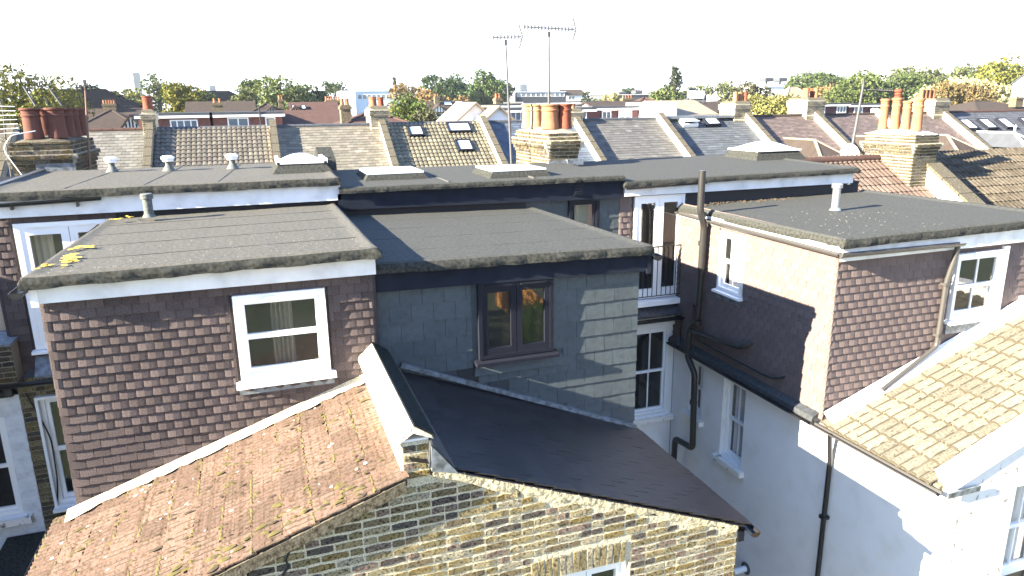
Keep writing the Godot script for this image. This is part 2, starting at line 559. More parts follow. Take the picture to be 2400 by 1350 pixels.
func lip_moss(ribs: int, rise: float, th: float, seg: int, fill: float, reach: float) -> MB: # growth along the lower edge of a rolled tile
	var mb := MB.new()
	var cnt := ribs * seg
	for i in cnt:
		if rng.randf() > fill:
			continue
		var z := []
		for q in [i, i + 1]:
			var ph := fmod(float(q) / seg, 1.0)
			z.append((rise * pow(sin(PI * ph), 0.8) if seg > 2 else (rise if q % 2 == 1 else 0.0)) + th * 1.8)
		var x0 := float(i) / cnt
		var x1 := (i + 1.0) / cnt
		var a := -0.012 - rng.randf() * reach
		var b := rng.randf() * reach * 0.5
		mb.quad(Vector3(x0, b, z[0] + 0.003), Vector3(x1, b, z[1] + 0.003), Vector3(x1, -0.006, z[1] + 0.004), Vector3(x0, -0.006, z[0] + 0.004), Vector3(0, 0, 1))
		mb.quad(Vector3(x0, -0.006, z[0] + 0.004), Vector3(x1, -0.006, z[1] + 0.004), Vector3(x1, a, z[1] - th * 0.9), Vector3(x0, a, z[0] - th * 0.9), Vector3(0, -0.3, 1))
	return mb

# rows of pieces over a flat face: t = (right, up, outward) at its lower left corner
func rows(t: Transform3D, w: float, h: float, pw: float, gauge: float, n_mesh: int, n_mat: int, holes: Array, keep = null, bond := 0.5, wob := 0.0, flem := false, courses := []) -> Array:
	var out := []
	var cnt := int(ceil(h / gauge - 0.02))
	for j in cnt:
		var y := j * gauge
		var x := -bond * pw * (j % 2)
		var k := 0
		while x < w - 0.012:
			var l := pw
			if flem and (k + j) % 2 == 1:
				l = pw * 0.5
			if flem and rng.randf() < 0.12:
				l = pw * (1.5 - l / pw) if l < pw * 0.8 else pw * 0.5
			var segs := [[maxf(x, 0.0), minf(x + l, w)]]
			for hole in holes:
				if y + gauge * 0.5 > hole[1] and y + gauge * 0.5 < hole[3]:
					var nx := []
					for s in segs:
						if s[1] <= hole[0] or s[0] >= hole[2]:
							nx.append(s)
						else:
							if s[0] < hole[0]:
								nx.append([s[0], hole[0]])
							if s[1] > hole[2]:
								nx.append([hole[2], s[1]])
					segs = nx
			for s in segs:
				if s[1] - s[0] < 0.02:
					continue
				if keep != null and not keep.call((s[0] + s[1]) / 2, y):
					continue
				var push: float = courses[j] if j < courses.size() else 0.0
				var b := Basis(t.basis.x * (s[1] - s[0]), t.basis.y, t.basis.z)
				var q := Transform3D(b, t * Vector3(s[0], y + rng.randf_range(-wob, wob), push))
				if wob > 0.0:
					q.basis = Basis(t.basis.z, rng.randf_range(-wob, wob) * 2.5) * q.basis
				out.append([q, rng.randi() % n_mesh, rng.randi() % n_mat])
			x += l
			k += 1
	return out

func face(o: Vector3, u: Vector3, up := Vector3.UP) -> Transform3D:
	return Transform3D(Basis(u, up, u.cross(up).normalized()), o)

func wall(mb: MB, t: Transform3D, w: float, h: float, holes: Array) -> void:
	var xs := [0.0, w]
	var ys := [0.0, h]
	for q in holes:
		xs += [q[0], q[2]]
		ys += [q[1], q[3]]
	xs.sort()
	ys.sort()
	for i in xs.size() - 1:
		for j in ys.size() - 1:
			if xs[i + 1] - xs[i] < 1e-4 or ys[j + 1] - ys[j] < 1e-4:
				continue
			var c := Vector2((xs[i] + xs[i + 1]) / 2, (ys[j] + ys[j + 1]) / 2)
			var open := false
			for q in holes:
				if c.x > q[0] and c.x < q[2] and c.y > q[1] and c.y < q[3]:
					open = true
			if not open:
				mb.quad(t * Vector3(xs[i], ys[j], 0), t * Vector3(xs[i + 1], ys[j], 0), t * Vector3(xs[i + 1], ys[j + 1], 0), t * Vector3(xs[i], ys[j + 1], 0), t.basis.z)

func interior(t: Transform3D, w: float, h: float, d: float, z0 := -0.09) -> MB:
	var mb := MB.new()
	var e := 0.35
	var x0 := -e
	var x1 := w + e
	var y0 := -0.7 if h < 1.6 else -0.02
	var y1 := h + 0.15
	mb.quad(t * Vector3(x0, y0, -d), t * Vector3(x1, y0, -d), t * Vector3(x1, y1, -d), t * Vector3(x0, y1, -d), t.basis.z)
	for q in [[x0, y0, x1, y0], [x1, y0, x1, y1], [x1, y1, x0, y1], [x0, y1, x0, y0]]:
		mb.quad(t * Vector3(q[0], q[1], z0), t * Vector3(q[2], q[3], z0), t * Vector3(q[2], q[3], -d), t * Vector3(q[0], q[1], -d), t * Vector3(w / 2, h / 2, 0) - t * Vector3((q[0] + q[2]) / 2, (q[1] + q[3]) / 2, 0))
	wall(mb, Transform3D(t.basis, t * Vector3(x0, y0, z0)), x1 - x0, y1 - y0, [[e, -y0, e + w, -y0 + h]])
	return mb

func drape(t: Transform3D, x0: float, x1: float, y0: float, y1: float, z: float, folds: int) -> MB:
	var P := []
	for i in 2:
		var row := []
		for j in folds * 4 + 1:
			row.append(t * Vector3(lerpf(x0, x1, j / (folds * 4.0)), y1 if i else y0, z + 0.025 * sin(j * PI / 2.0) + 0.01 * sin(j * 1.7)))
		P.append(row)
	var mb := MB.new()
	mb.grid(P, t.basis.z)
	return mb

# spec: style sash / casement / door / fixed, plus fw, mid, bars_top, bars_low, sill, out, glass, room, deep, curtain
func window(parent: Node, called: String, t: Transform3D, w: float, h: float, mat: Material, s := {}) -> MeshInstance3D:
	var fw: float = s.get("fw", 0.06)
	var out: float = s.get("out", 0.025)
	var glass: Material = M[s.get("glass", "glass")]
	var style: String = s.get("style", "sash")
	var fr := MB.new()
	fr.frame(t, 0, 0, w, h, fw, out - 0.11, out)
	var panes := []
	var sash := []
	if style == "sash":
		var mid: float = h * s.get("mid", 0.5)
		sash = [[fw, fw, w - fw, mid + 0.02, out - 0.07, s.get("bars_low", 0)], [fw, mid - 0.02, w - fw, h - fw, out - 0.045, s.get("bars_top", 0)]]
	elif style == "fixed":
		sash = [[fw, fw, w - fw, h - fw, out - 0.03, s.get("bars_top", 0)]]
	else:
		sash = [[fw, fw, w / 2 - 0.004, h - fw, out - 0.02, 0], [w / 2 + 0.004, fw, w - fw, h - fw, out - 0.02, 0]]
	var sw: float = s.get("sw", 0.055)
	var leaves := []
	for q in sash:
		var sm := MB.new()
		sm.frame(t, q[0], q[1], q[2], q[3], sw, q[4] - 0.03, q[4] + 0.012, sw * s.get("foot", 1.2))
		if q[5]:
			for k in q[5]:
				var bx: float = lerpf(q[0] + sw, q[2] - sw, (k + 1.0) / (q[5] + 1.0))
				sm.ob(t, bx - 0.011, bx + 0.011, q[1] + sw, q[3] - sw, q[4] - 0.018, q[4] + 0.004)
		leaves.append(sm)
		panes.append([q[0] + sw - 0.005, q[1] + sw - 0.005, q[2] - sw + 0.005, q[3] - sw + 0.005, q[4] - 0.012])
	var o := part(parent, called, fr, mat)
	for k in leaves.size():
		part(o, "door_leaf" if style == "door" else "sash", leaves[k], mat)
		var p = panes[k]
		var pm := MB.new()
		pm.ob(t, p[0], p[2], p[1], p[3], p[4] - 0.004, p[4])
		part(o, "pane", pm, glass)
	if s.get("sill", 0.0) > 0.0:
		var sl := MB.new()
		var d: float = s.sill
		sl.hexa([t * Vector3(-0.05, -0.06, -0.02), t * Vector3(w + 0.05, -0.06, -0.02), t * Vector3(w + 0.05, -0.06, d), t * Vector3(-0.05, -0.06, d), t * Vector3(-0.05, -0.002, -0.02), t * Vector3(w + 0.05, -0.002, -0.02), t * Vector3(w + 0.05, -0.022, d), t * Vector3(-0.05, -0.022, d)])
		part(o, "sill", sl, mat)
	if s.get("vent", false):
		for q in (sash.slice(1) if style == "sash" else sash):
			var vm := MB.new()
			var cx: float = (q[0] + q[2]) / 2
			vm.ob(t, cx - 0.16, cx + 0.16, h - fw * 0.75 - 0.012, h - fw * 0.75 + 0.012, out, out + 0.014)
			part(o, "trickle_vent", vm, mat)
	if s.has("room"):
		part(o, "room", interior(t, w, h, s.get("deep", 2.2), out - 0.115), M[s.room])
	for c in s.get("curtain", []):
		part(o, "curtain", drape(t, c[0], c[1], 0.03, h - 0.02, -0.18, c[2]), M[s.get("cloth", "curtain")])
	return o

var FELT_EDGE: MB

# felt covering: a sheet with rolled edges that drop over the sides named in "drops" (l r f b)
func felt_sheet(x0: float, x1: float, zf: float, zb: float, yl: float, yr: float, rise_back: float, drops: String, skirt: float, wrinkle := 0.024, kerb := 0.02) -> MB:
	var fn := FastNoiseLite.new()
	fn.seed = 7
	fn.frequency = 1.0
	var path := func(a: float, b: float, da: bool, db: bool, step: float) -> Array: # [pos, drop, lift]
		var p := []
		if da:
			p += [[a, skirt, 0.0, -1], [a, skirt * 0.66, 0.0, -1], [a, skirt * 0.33, 0.0, -1], [a + 0.008, 0.008, kerb * 0.5, 0], [a + 0.035, 0.0, kerb, 0], [a + 0.075, 0.0, kerb * 0.8, 0], [a + 0.14, 0.0, 0.0, 0]]
		else:
			p += [[a, 0.0, 0.0, 0]]
		var cnt := int((b - a) / step)
		for k in range(1, cnt):
			var q := lerpf(a, b, float(k) / cnt)
			if q > a + 0.18 and q < b - 0.18:
				p.append([q, 0.0, 0.0, 0])
		if db:
			p += [[b - 0.14, 0.0, 0.0, 0], [b - 0.075, 0.0, kerb * 0.8, 0], [b - 0.035, 0.0, kerb, 0], [b - 0.008, 0.008, kerb * 0.5, 0], [b, skirt * 0.33, 0.0, 1], [b, skirt * 0.66, 0.0, 1], [b, skirt, 0.0, 1]]
		else:
			p += [[b, 0.0, 0.0, 0]]
		return p
	var dl := drops.contains("l")
	var dr := drops.contains("r")
	var db2 := drops.contains("b")
	var df := drops.contains("f")
	var cols: Array = path.call(x0, x1, dl, dr, 0.05)
	var rws: Array = path.call(zb, zf, db2, df, 0.3)
	var P := []
	for r in rws:
		var line := []
		for c in cols:
			var drop: float = maxf(r[1], c[1])
			var lift: float = maxf(r[2], c[2]) if drop < 0.02 else 0.0
			var y: float = lerpf(yl, yr, (c[0] - x0) / (x1 - x0)) + rise_back * (zf - r[0]) / (zf - zb) - drop + lift
			y += 0.006 * fn.get_noise_2d(c[0] * 1.5, r[0] * 1.5)
			if drop >= skirt * 0.99:
				y += 0.012 * fn.get_noise_2d(c[0] * 2.0 + 9.0, r[0] * 2.0)
			var wob: float = wrinkle * (0.8 + 0.9 * fn.get_noise_2d(c[0] * 4.6 + r[0] * 4.6, drop * 5.0) + 0.6 * fn.get_noise_2d(c[0] * 1.1 + r[0] * 1.1, 5.0))
			var px: float = c[0] + c[3] * wob * (1.0 if c[1] > 0.02 else 0.0)
			var pz: float = r[0] + r[3] * wob * (1.0 if r[1] > 0.02 else 0.0)
			line.append(Vector3(px, y, pz))
		P.append(line)
	var fc := rws.size() - (4 if df else 1)
	var b0 := 3 if db2 else 0
	var l0 := 3 if dl else 0
	var r0 := cols.size() - (4 if dr else 1)
	var cut := func(ra: int, rb: int, ca: int, cb: int) -> Array:
		var out := []
		for i in range(ra, rb + 1):
			out.append(P[i].slice(ca, cb + 1))
		return out
	var mb := MB.new()
	mb.grid(cut.call(b0, fc, l0, r0), Vector3.UP)
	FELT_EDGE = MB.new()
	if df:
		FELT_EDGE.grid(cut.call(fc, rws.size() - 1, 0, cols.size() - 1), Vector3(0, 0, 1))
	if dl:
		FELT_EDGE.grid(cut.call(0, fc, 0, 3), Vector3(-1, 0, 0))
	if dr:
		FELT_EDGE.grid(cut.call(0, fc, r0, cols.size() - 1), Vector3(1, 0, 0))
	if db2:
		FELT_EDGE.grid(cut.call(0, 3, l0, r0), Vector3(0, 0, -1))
	return mb

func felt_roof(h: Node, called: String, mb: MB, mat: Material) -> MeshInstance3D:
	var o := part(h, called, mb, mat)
	part(o, "felt_edge", FELT_EDGE, M.felt_edge)  # drop over the roof side, its grazing-light shade put into the colour
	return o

func half_gutter(a: Vector3, b: Vector3, r := 0.055) -> MB: # open half-round channel from a to b
	var mb := MB.new()
	var d := (b - a).normalized()
	var s := d.cross(Vector3.UP).normalized()
	var prev := []
	for i in 2:
		var ctr := b if i else a
		var ring := []
		for k in 9:
			var an := PI + PI * k / 8.0
			ring.append(ctr + s * cos(an) * r + Vector3.UP * sin(an) * r)
		for k in range(8, -1, -1):
			var an := PI + PI * k / 8.0
			ring.append(ctr + s * cos(an) * (r - 0.006) + Vector3.UP * sin(an) * (r - 0.006))
		if i:
			for k in 18:
				var k2 := (k + 1) % 18
				mb.quad(prev[k], prev[k2], ring[k2], ring[k])
		prev = ring
	for e in [a, b]:
		var dd: Vector3 = -d if e == a else d
		for k in 8:
			var a0 := PI + PI * k / 8.0
			var a1 := PI + PI * (k + 1) / 8.0
			if e == a:
				mb.face3(e, e + s * cos(a0) * r + Vector3.UP * sin(a0) * r, e + s * cos(a1) * r + Vector3.UP * sin(a1) * r, dd)
	return mb

func vent_pipe(called: String, label: String, at: Vector3, h: float, r: float, mat: Material, group := "") -> void:
	var t := thing(called, label, "roof vent", at, group)
	var a := MB.new()
	a.lathe(at, [[r * 1.5, 0.0], [r * 1.15, 0.03], [r, 0.05], [r, h - 0.07]], 16)
	part(t, "pipe", a, mat)
	var c := MB.new()
	c.lathe(at, [[r, h - 0.075], [r * 1.35, h - 0.07], [r * 1.38, h - 0.01], [r * 1.2, h], [0.0, h + 0.004]], 16)
	part(t, "cap", c, mat)


# ------------------------------------------------------------------ the near row
const R := Vector3.RIGHT

func scatter_blobs(mb: MB, pts: Array, up: Vector3, th: float, rough := 0.35, along := Vector3.ZERO) -> void: # flat uneven patches [centre, radius]
	for q in pts:
		var c: Vector3 = q[0]
		var s := up.cross(Vector3(0.3, 0.2, 1)).normalized()
		var w := s.cross(up)
		var ring := []
		var k := 7
		for i in k:
			var a := TAU * i / k
			var o: Vector3 = (s * cos(a) + w * sin(a)) * q[1] * rng.randf_range(1.0 - rough, 1.0 + rough)
			ring.append(c + o + along * o.dot(along))
		for i in k:
			mb.face3(c + up * th, ring[i], ring[(i + 1) % k], up)

func laps(parent: Node, x0: float, x1: float, y: float, rise: float, zf: float, zb: float, zs: Array, tilt := 0.0) -> void:
	for z in zs:
		var mb := MB.new()
		var yy: float = y + rise * (zf - z) / (zf - zb)
		mb.hexa([Vector3(x0, yy - 0.02, z - 0.009), Vector3(x1, yy + tilt - 0.02, z - 0.009), Vector3(x1, yy + tilt - 0.02, z + 0.009), Vector3(x0, yy - 0.02, z + 0.009), Vector3(x0, yy + 0.004, z - 0.009), Vector3(x1, yy + tilt + 0.004, z - 0.009), Vector3(x1, yy + tilt + 0.006, z + 0.009), Vector3(x0, yy + 0.006, z + 0.009)])
		part(parent, "felt_lap", mb, M.lap)

func box_part(parent: Node, called: String, mat: Material, x0: float, x1: float, y0: float, y1: float, z0: float, z1: float, label := "") -> MeshInstance3D:
	var mb := MB.new()
	mb.bx(x0, x1, y0, y1, z0, z1)
	return part(parent, called, mb, mat, label)

func sloped_board(parent: Node, called: String, mat: Material, x0: float, x1: float, yl0: float, yl1: float, yr0: float, yr1: float, z0: float, z1: float) -> MeshInstance3D:
	var mb := MB.new()
	mb.hexa([Vector3(x0, yl0, z0), Vector3(x1, yr0, z0), Vector3(x1, yr0, z1), Vector3(x0, yl0, z1), Vector3(x0, yl1, z0), Vector3(x1, yr1, z0), Vector3(x1, yr1, z1), Vector3(x0, yl1, z1)])
	return part(parent, called, mb, mat)

func tiles_of(gauge: float, k := 5, th := 0.0135) -> Array:
	var a := []
	for i in k:
		a.append(tile_piece(gauge, th, 0.008, 0.002))
	return a

func slates_of(gauge: float, k := 5, th := 0.009) -> Array:
	var a := []
	for i in k:
		a.append(slate_piece(gauge, th, 0.002))
	return a

func bricks_of(h: float, proud: float, jig: float, k := 6) -> Array:
	var a := []
	for i in k:
		a.append(brick_piece(h, proud, jig))
	return a

func left_house() -> void:
	var h := thing("terraced_house", "near house with brown tile-hung dormers and white fascia, left of the grey slate one", "house", Vector3(-1.2, -9.6, -11.4))
	# upper dormer
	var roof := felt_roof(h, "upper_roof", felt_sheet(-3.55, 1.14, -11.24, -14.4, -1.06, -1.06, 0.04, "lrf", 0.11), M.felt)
	for x in [-2.62, -1.62, -0.62]:
		var mb := MB.new()
		mb.hexa([Vector3(x - 0.01, -1.1, -11.35), Vector3(x + 0.01, -1.1, -11.35), Vector3(x + 0.29, -1.1, -14.35), Vector3(x + 0.27, -1.1, -14.35), Vector3(x - 0.01, -1.052, -11.35), Vector3(x + 0.01, -1.054, -11.35), Vector3(x + 0.29, -1.014, -14.35), Vector3(x + 0.27, -1.012, -14.35)])
		part(roof, "felt_lap", mb, M.lap)
	var eb := MB.new()
	eb.bar(Vector3(-3.52, -1.0, -14.3), Vector3(-3.6, -1.06, -11.3), 0.1, 0.06)
	part(h, "edge_trim", eb, M.lead_dark)
	box_part(h, "fascia_board", M.fascia_white, -3.58, 1.15, -1.405, -1.17, -11.36, -11.3)
	var g1 := part(h, "gutter", half_gutter(Vector3(-4.0, -1.22, -11.24), Vector3(-2.13, -1.17, -11.24), 0.05), M.black_pipe)
	for x in [-3.2, -2.42]:
		var mb := MB.new()
		mb.bx(x - 0.012, x + 0.012, -1.29, -1.2, -11.31, -11.2)
		part(g1, "gutter_bracket", mb, M.black_pipe)
	# upper dormer face with french doors
	var ft := face(Vector3(-3.55, -3.62, -11.42), R)
	var fw := MB.new()
	wall(fw, ft, 4.67, 2.25, [[0.28, 0.3, 1.6, 2.12]])
	fw.bx(-3.58, -3.5, -3.62, -1.15, -14.4, -11.42)
	fw.quad(Vector3(1.1, -9.6, -14.4), Vector3(-3.55, -9.6, -14.4), Vector3(-3.55, -1.1, -14.4), Vector3(1.1, -1.1, -14.4), Vector3(0, 0, -1))
	var dw := part(h, "upper_wall", fw, M.tile0)
	pieces(dw, "tile", tiles_of(0.11), set_of("tile"), rows(ft, 1.75, 2.23, 0.165, 0.11, 5, 4, [[0.24, 0.26, 1.64, 2.14]]))
	window(h, "glazed_door", face(Vector3(-3.27, -3.32, -11.42), R), 1.32, 1.82, M.upvc, {"style": "door", "fw": 0.07, "sw": 0.1, "foot": 1.6, "out": 0.05, "vent": true, "room": "room", "curtain": [[0.08, 0.4, 4]], "sill": 0.1})
	var ap := MB.new()
	ap.hexa([Vector3(-3.3, -3.7, -11.42), Vector3(-1.9, -3.7, -11.42), Vector3(-1.9, -3.7, -11.2), Vector3(-3.3, -3.7, -11.2), Vector3(-3.3, -3.4, -11.42), Vector3(-1.9, -3.4, -11.42), Vector3(-1.9, -3.66, -11.2), Vector3(-3.3, -3.66, -11.2)])
	part(h, "lead_apron", ap, M.lead)
	var pier := box_part(h, "party_pier", M.mortar_grey, -3.74, -3.48, -3.68, -3.14, -11.7, -11.1)
	pieces(pier, "brick", bricks_of(0.065, 0.008, 0.003), set_of("sooty", 8), rows(face(Vector3(-3.74, -3.67, -11.1), R), 0.26, 0.5, 0.225, 0.077, 6, 8, []))
	box_part(h, "pier_cap", M.lead, -3.78, -3.46, -3.14, -3.1, -11.75, -11.06)
	part(h, "gutter", half_gutter(Vector3(-4.6, -3.74, -11.2), Vector3(-2.05, -3.74, -11.2)), M.black_pipe)
	# rear wall below the dormer
	var rt := face(Vector3(-3.61, -9.6, -11.45), R)
	var rm := MB.new()
	wall(rm, rt, 1.7, 5.85, [[0.2, 3.75, 1.1, 5.56]])
	var rw := part(h, "rear_wall", rm, M.mortar_grey)
	pieces(rw, "brick", bricks_of(0.065, 0.008, 0.003), [M.brick0, M.brick1, M.brick3, M.brick4, M.brick7, M.sooty0], rows(Transform3D(rt.basis, rt * Vector3(0, 2.4, 0)), 1.6, 3.4, 0.225, 0.077, 6, 6, [[0.18, 1.33, 1.12, 3.18]], null, 0.5, 0.002, true))
	var rb := MB.new()
	rb.frame(rt, 0.2, 3.75, 1.1, 5.56, 0.04, -0.05, 0.09)
	part(rw, "window_surround", rb, M.upvc)
	window(h, "window", Transform3D(rt.basis, rt * Vector3(0.24, 3.79, -0.02)), 0.82, 1.73, M.upvc, {"fw": 0.05, "out": 0.0, "room": "room_dark", "sill": 0.2})
	var cb := MB.new()
	cb.tube(bent([Vector3(-3.5, -3.95, -11.38), Vector3(-3.3, -4.7, -11.4), Vector3(-3.32, -5.4, -11.4), Vector3(-3.4, -5.9, -11.4), Vector3(-3.25, -6.15, -11.38), Vector3(-3.1, -6.1, -11.35)], 0.15), 0.012, 5)
	part(h, "cable", cb, M.black_pipe)
	# dormer over the rear extension
	var t := face(Vector3(-2.02, -3.95, -7.36), R)
	var holes := [[1.64, 1.25, 2.53, 2.15]]
	var mb := MB.new()
	wall(mb, t, 3.04, 2.5, holes)
	mb.bx(-2.02, -1.96, -9.6, -1.5, -11.42, -7.37)
	mb.bx(0.98, 1.04, -3.9, -1.5, -11.42, -7.362)
	mb.quad(Vector3(-2.02, -9.6, -7.37), Vector3(1.04, -9.6, -7.37), Vector3(1.04, -3.9, -7.37), Vector3(-2.02, -3.9, -7.37), Vector3(0, 0, 1))
	var tw := part(h, "tile_hung_wall", mb, M.tile0)
	var slope := func(x: float, y: float) -> bool: return y > -0.06 + 0.339 * x - 0.12 + 0.03
	pieces(tw, "tile", tiles_of(0.094, 6, 0.015), set_of("tile"), rows(t, 3.03, 2.26, 0.149, 0.094, 6, 4, [[1.61, 1.18, 2.56, 2.17]], slope, 0.5, 0.0012))
	window(h, "window", face(Vector3(-0.38, -2.7, -7.36), R), 0.89, 0.9, M.upvc, {"fw": 0.06, "out": 0.06, "mid": 0.5, "sw": 0.045, "sill": 0.13, "room": "room", "deep": 2.0, "vent": true, "curtain": [[0.34, 0.56, 5]], "cloth": "net"})
	var la := MB.new()
	la.hexa([Vector3(-0.41, -2.85, -7.36), Vector3(0.54, -2.85, -7.36), Vector3(0.54, -2.85, -7.315), Vector3(-0.41, -2.85, -7.315), Vector3(-0.41, -2.75, -7.36), Vector3(0.54, -2.75, -7.36), Vector3(0.54, -2.75, -7.34), Vector3(-0.41, -2.75, -7.34)])
	part(h, "lead_apron", la, M.lead)
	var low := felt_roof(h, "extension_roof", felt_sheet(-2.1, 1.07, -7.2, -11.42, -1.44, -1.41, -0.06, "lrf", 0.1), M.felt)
	laps(low, -2.0, 1.0, -1.44, -0.06, -7.2, -11.4, [-8.0, -8.85, -9.7, -10.55], 0.03)
	box_part(h, "fascia_board", M.fascia_white, -2.05, 1.04, -1.695, -1.505, -7.32, -7.27)
	box_part(h, "fascia_end", M.upvc, -2.06, -2.0, -1.72, -1.53, -7.32, -7.255)
	box_part(h, "shadow_gap_upstand", M.dark, -2.0, 1.1, -1.56, -1.38, -11.415, -11.39)  # black paints in the shadow gap beneath the upper fascia
	part(h, "gutter", half_gutter(Vector3(-2.14, -1.56, -7.18), Vector3(-2.14, -1.54, -11.2), 0.06), M.black_pipe)
	var li := MB.new()
	var pts := []
	for q in [[-2.0, -7.68, 6], [-1.86, -7.85, 8], [-1.9, -8.15, 6], [-1.92, -8.6, 5], [-1.86, -8.7, 4], [-1.9, -10.7, 5], [-1.75, -11.0, 3], [-1.8, -7.6, 3]]:
		for k in q[2]:
			pts.append([Vector3(q[0] + rng.randf_range(-0.07, 0.09), -1.428, q[1] + rng.randf_range(-0.12, 0.12)), rng.randf_range(0.01, 0.045)])
	scatter_blobs(li, pts, Vector3.UP, 0.006, 0.55)
	part(low, "lichen", li, M.lichen)
	var lp := MB.new()
	pts = []
	for k in 150:
		pts.append([Vector3(rng.randf_range(-1.95, 0.95), -1.42, -7.3 - 1.5 * rng.randf() ** 2.0), rng.randf_range(0.003, 0.008)])
	scatter_blobs(lp, pts, Vector3.UP, 0.006)
	part(low, "pale_lichen", lp, M.lichen_pale).set_meta("kind", "stuff")
	# raised party wall covered in felt, right end of the upper roof
	var up := MB.new()
	up.prism([Vector2(-13.1, -1.1), Vector2(-13.2, -0.92), Vector2(-13.9, -0.72), Vector2(-15.0, -1.1)], Transform3D(Basis(Vector3(0, 0, 1), Vector3.UP, Vector3(-1, 0, 0)), Vector3.ZERO), -1.3, -1.02)
	part(h, "party_upstand", up, M.felt_edge)

func grey_house() -> void:
	var h := thing("terraced_house", "near house clad in grey slate with dark grey fascia boards and a dark casement window", "house", Vector3(3.5, -9.6, -11.4))
	var roof := felt_roof(h, "upper_roof", felt_sheet(1.12, 6.06, -11.24, -14.25, -1.22, -1.24, 0.03, "f", 0.08), M.felt_dark)
	for x in [2.9, 4.4]:
		var mb := MB.new()
		mb.bx(x, x + 0.02, -1.24, -1.205, -14.2, -11.4)
		part(roof, "felt_lap", mb, M.lap)
	sloped_board(h, "fascia_board", M.fascia_grey, 1.1, 6.05, -1.56, -1.31, -1.645, -1.33, -11.36, -11.3)
	# two flat rooflights
	for q in [[1.72, 2.66, -13.3, -12.2], [3.78, 4.76, -12.75, -11.75]]:
		var cu := MB.new()
		cu.hexa([Vector3(q[0] - 0.09, -1.24, q[2] - 0.09), Vector3(q[1] + 0.09, -1.24, q[2] - 0.09), Vector3(q[1] + 0.09, -1.24, q[3] + 0.09), Vector3(q[0] - 0.09, -1.24, q[3] + 0.09), Vector3(q[0], -1.12, q[2]), Vector3(q[1], -1.12, q[2]), Vector3(q[1], -1.12, q[3]), Vector3(q[0], -1.12, q[3])])
		var rl := part(h, "rooflight", cu, M.felt_edge)
		box_part(rl, "pane", M.sky_glass, q[0] - 0.01, q[1] + 0.01, -1.119, -1.09, q[2] - 0.01, q[3] + 0.01)
	# upper face, slated
	var ft := face(Vector3(1.1, -3.9, -11.42), R)
	var fm := MB.new()
	wall(fm, ft, 4.97, 2.66, [[3.96, 1.66, 4.53, 2.27]])
	fm.quad(Vector3(1.1, -9.6, -14.35), Vector3(6.05, -9.6, -14.35), Vector3(6.05, -1.25, -14.35), Vector3(1.1, -1.25, -14.35), Vector3(0, 0, -1))
	var fw := part(h, "upper_wall", fm, M.slate0)
	pieces(fw, "slate", slates_of(0.2), set_of("slate"), rows(Transform3D(ft.basis, ft * Vector3(3.1, 0.1, 0)), 1.86, 2.16, 0.25, 0.2, 5, 4, [[0.82, 1.5, 1.46, 2.2]]))
	window(h, "window", face(Vector3(5.06, -2.24, -11.42), R), 0.57, 0.61, M.frame_grey, {"style": "fixed", "fw": 0.05, "sw": 0.05, "out": 0.05, "room": "room", "curtain": [[0.02, 0.55, 3]], "cloth": "curtain", "vent": true})
	var vg := box_part(h, "vent_grille", M.frame_grey, 5.1, 5.28, -1.55, -1.37, -11.3, -11.285)
	for k in 4:
		box_part(vg, "slat", M.fascia_grey, 5.115, 5.265, -1.535 + k * 0.04, -1.515 + k * 0.04, -11.285, -11.27)
	# dormer over the rear extension
	var t := face(Vector3(1.06, -4.2, -7.5), R)
	var mb := MB.new()
	var hole := [1.13, 1.34, 2.05, 2.24]
	wall(mb, t, 3.2, 2.5, [hole])
	mb.bx(4.2, 4.262, -9.6, -1.75, -11.42, -7.505)
	var wl := part(h, "slate_wall", mb, M.slate0)
	var line := func(x: float, y: float) -> bool: return y + 0.17 > 1.46 - 0.40 * x
	var list := rows(t, 3.21, 2.35, 0.25, 0.207, 6, 4, [[1.06, 1.26, 2.2, 2.25]], line, 0.5, 0.0015)
	for q in list: # damp slates along the foot of the wall
		var x: float = q[0].origin.x - 1.06
		var y: float = q[0].origin.y + 4.2
		var over := y - (1.42 - 0.40 * x)
		if over < 0.1 and x < 2.4 and x > 0.2 and rng.randf() < 0.5:
			q[2] = 4 + rng.randi() % 2
	pieces(wl, "slate", slates_of(0.207, 6), set_of("slate") + [M.slate_wet0, M.slate_wet1], list)
	window(h, "window", face(Vector3(2.19, -2.86, -7.5), R), 0.92, 0.9, M.frame_grey, {"style": "casement", "fw": 0.045, "sw": 0.065, "out": 0.07, "sill": 0.14, "room": "room_dark", "deep": 2.0, "vent": true})
	box_part(h, "window_flashing", M.slate3, 3.13, 3.26, -2.86, -1.97, -7.5, -7.478)
	var la := MB.new()
	la.hexa([Vector3(2.13, -3.06, -7.5), Vector3(3.25, -3.06, -7.5), Vector3(3.25, -3.06, -7.455), Vector3(2.13, -3.06, -7.455), Vector3(2.15, -2.94, -7.5), Vector3(3.23, -2.94, -7.5), Vector3(3.23, -2.94, -7.475), Vector3(2.15, -2.94, -7.475)])
	part(h, "lead_apron", la, M.slate3)
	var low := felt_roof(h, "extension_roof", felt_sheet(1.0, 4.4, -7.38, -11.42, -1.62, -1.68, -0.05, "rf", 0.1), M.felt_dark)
	laps(low, 1.08, 4.3, -1.624, -0.05, -7.38, -11.4, [-8.15, -9.0, -9.85, -10.7], -0.056)
	sloped_board(h, "fascia_board", M.fascia_grey, 1.05, 4.33, -1.93, -1.7, -1.99, -1.77, -7.47, -7.42)
	box_part(h, "fascia_end", M.fascia_grey, 4.33, 4.39, -2.02, -1.78, -7.47, -7.41)
	box_part(h, "shadow_gap_upstand", M.dark, 1.05, 4.25, -1.78, -1.58, -11.415, -11.385)  # coloured black as the shadow under the fascia overhang
	part(h, "gutter", half_gutter(Vector3(4.46, -1.8, -7.36), Vector3(4.46, -1.79, -11.2), 0.06), M.black_pipe)

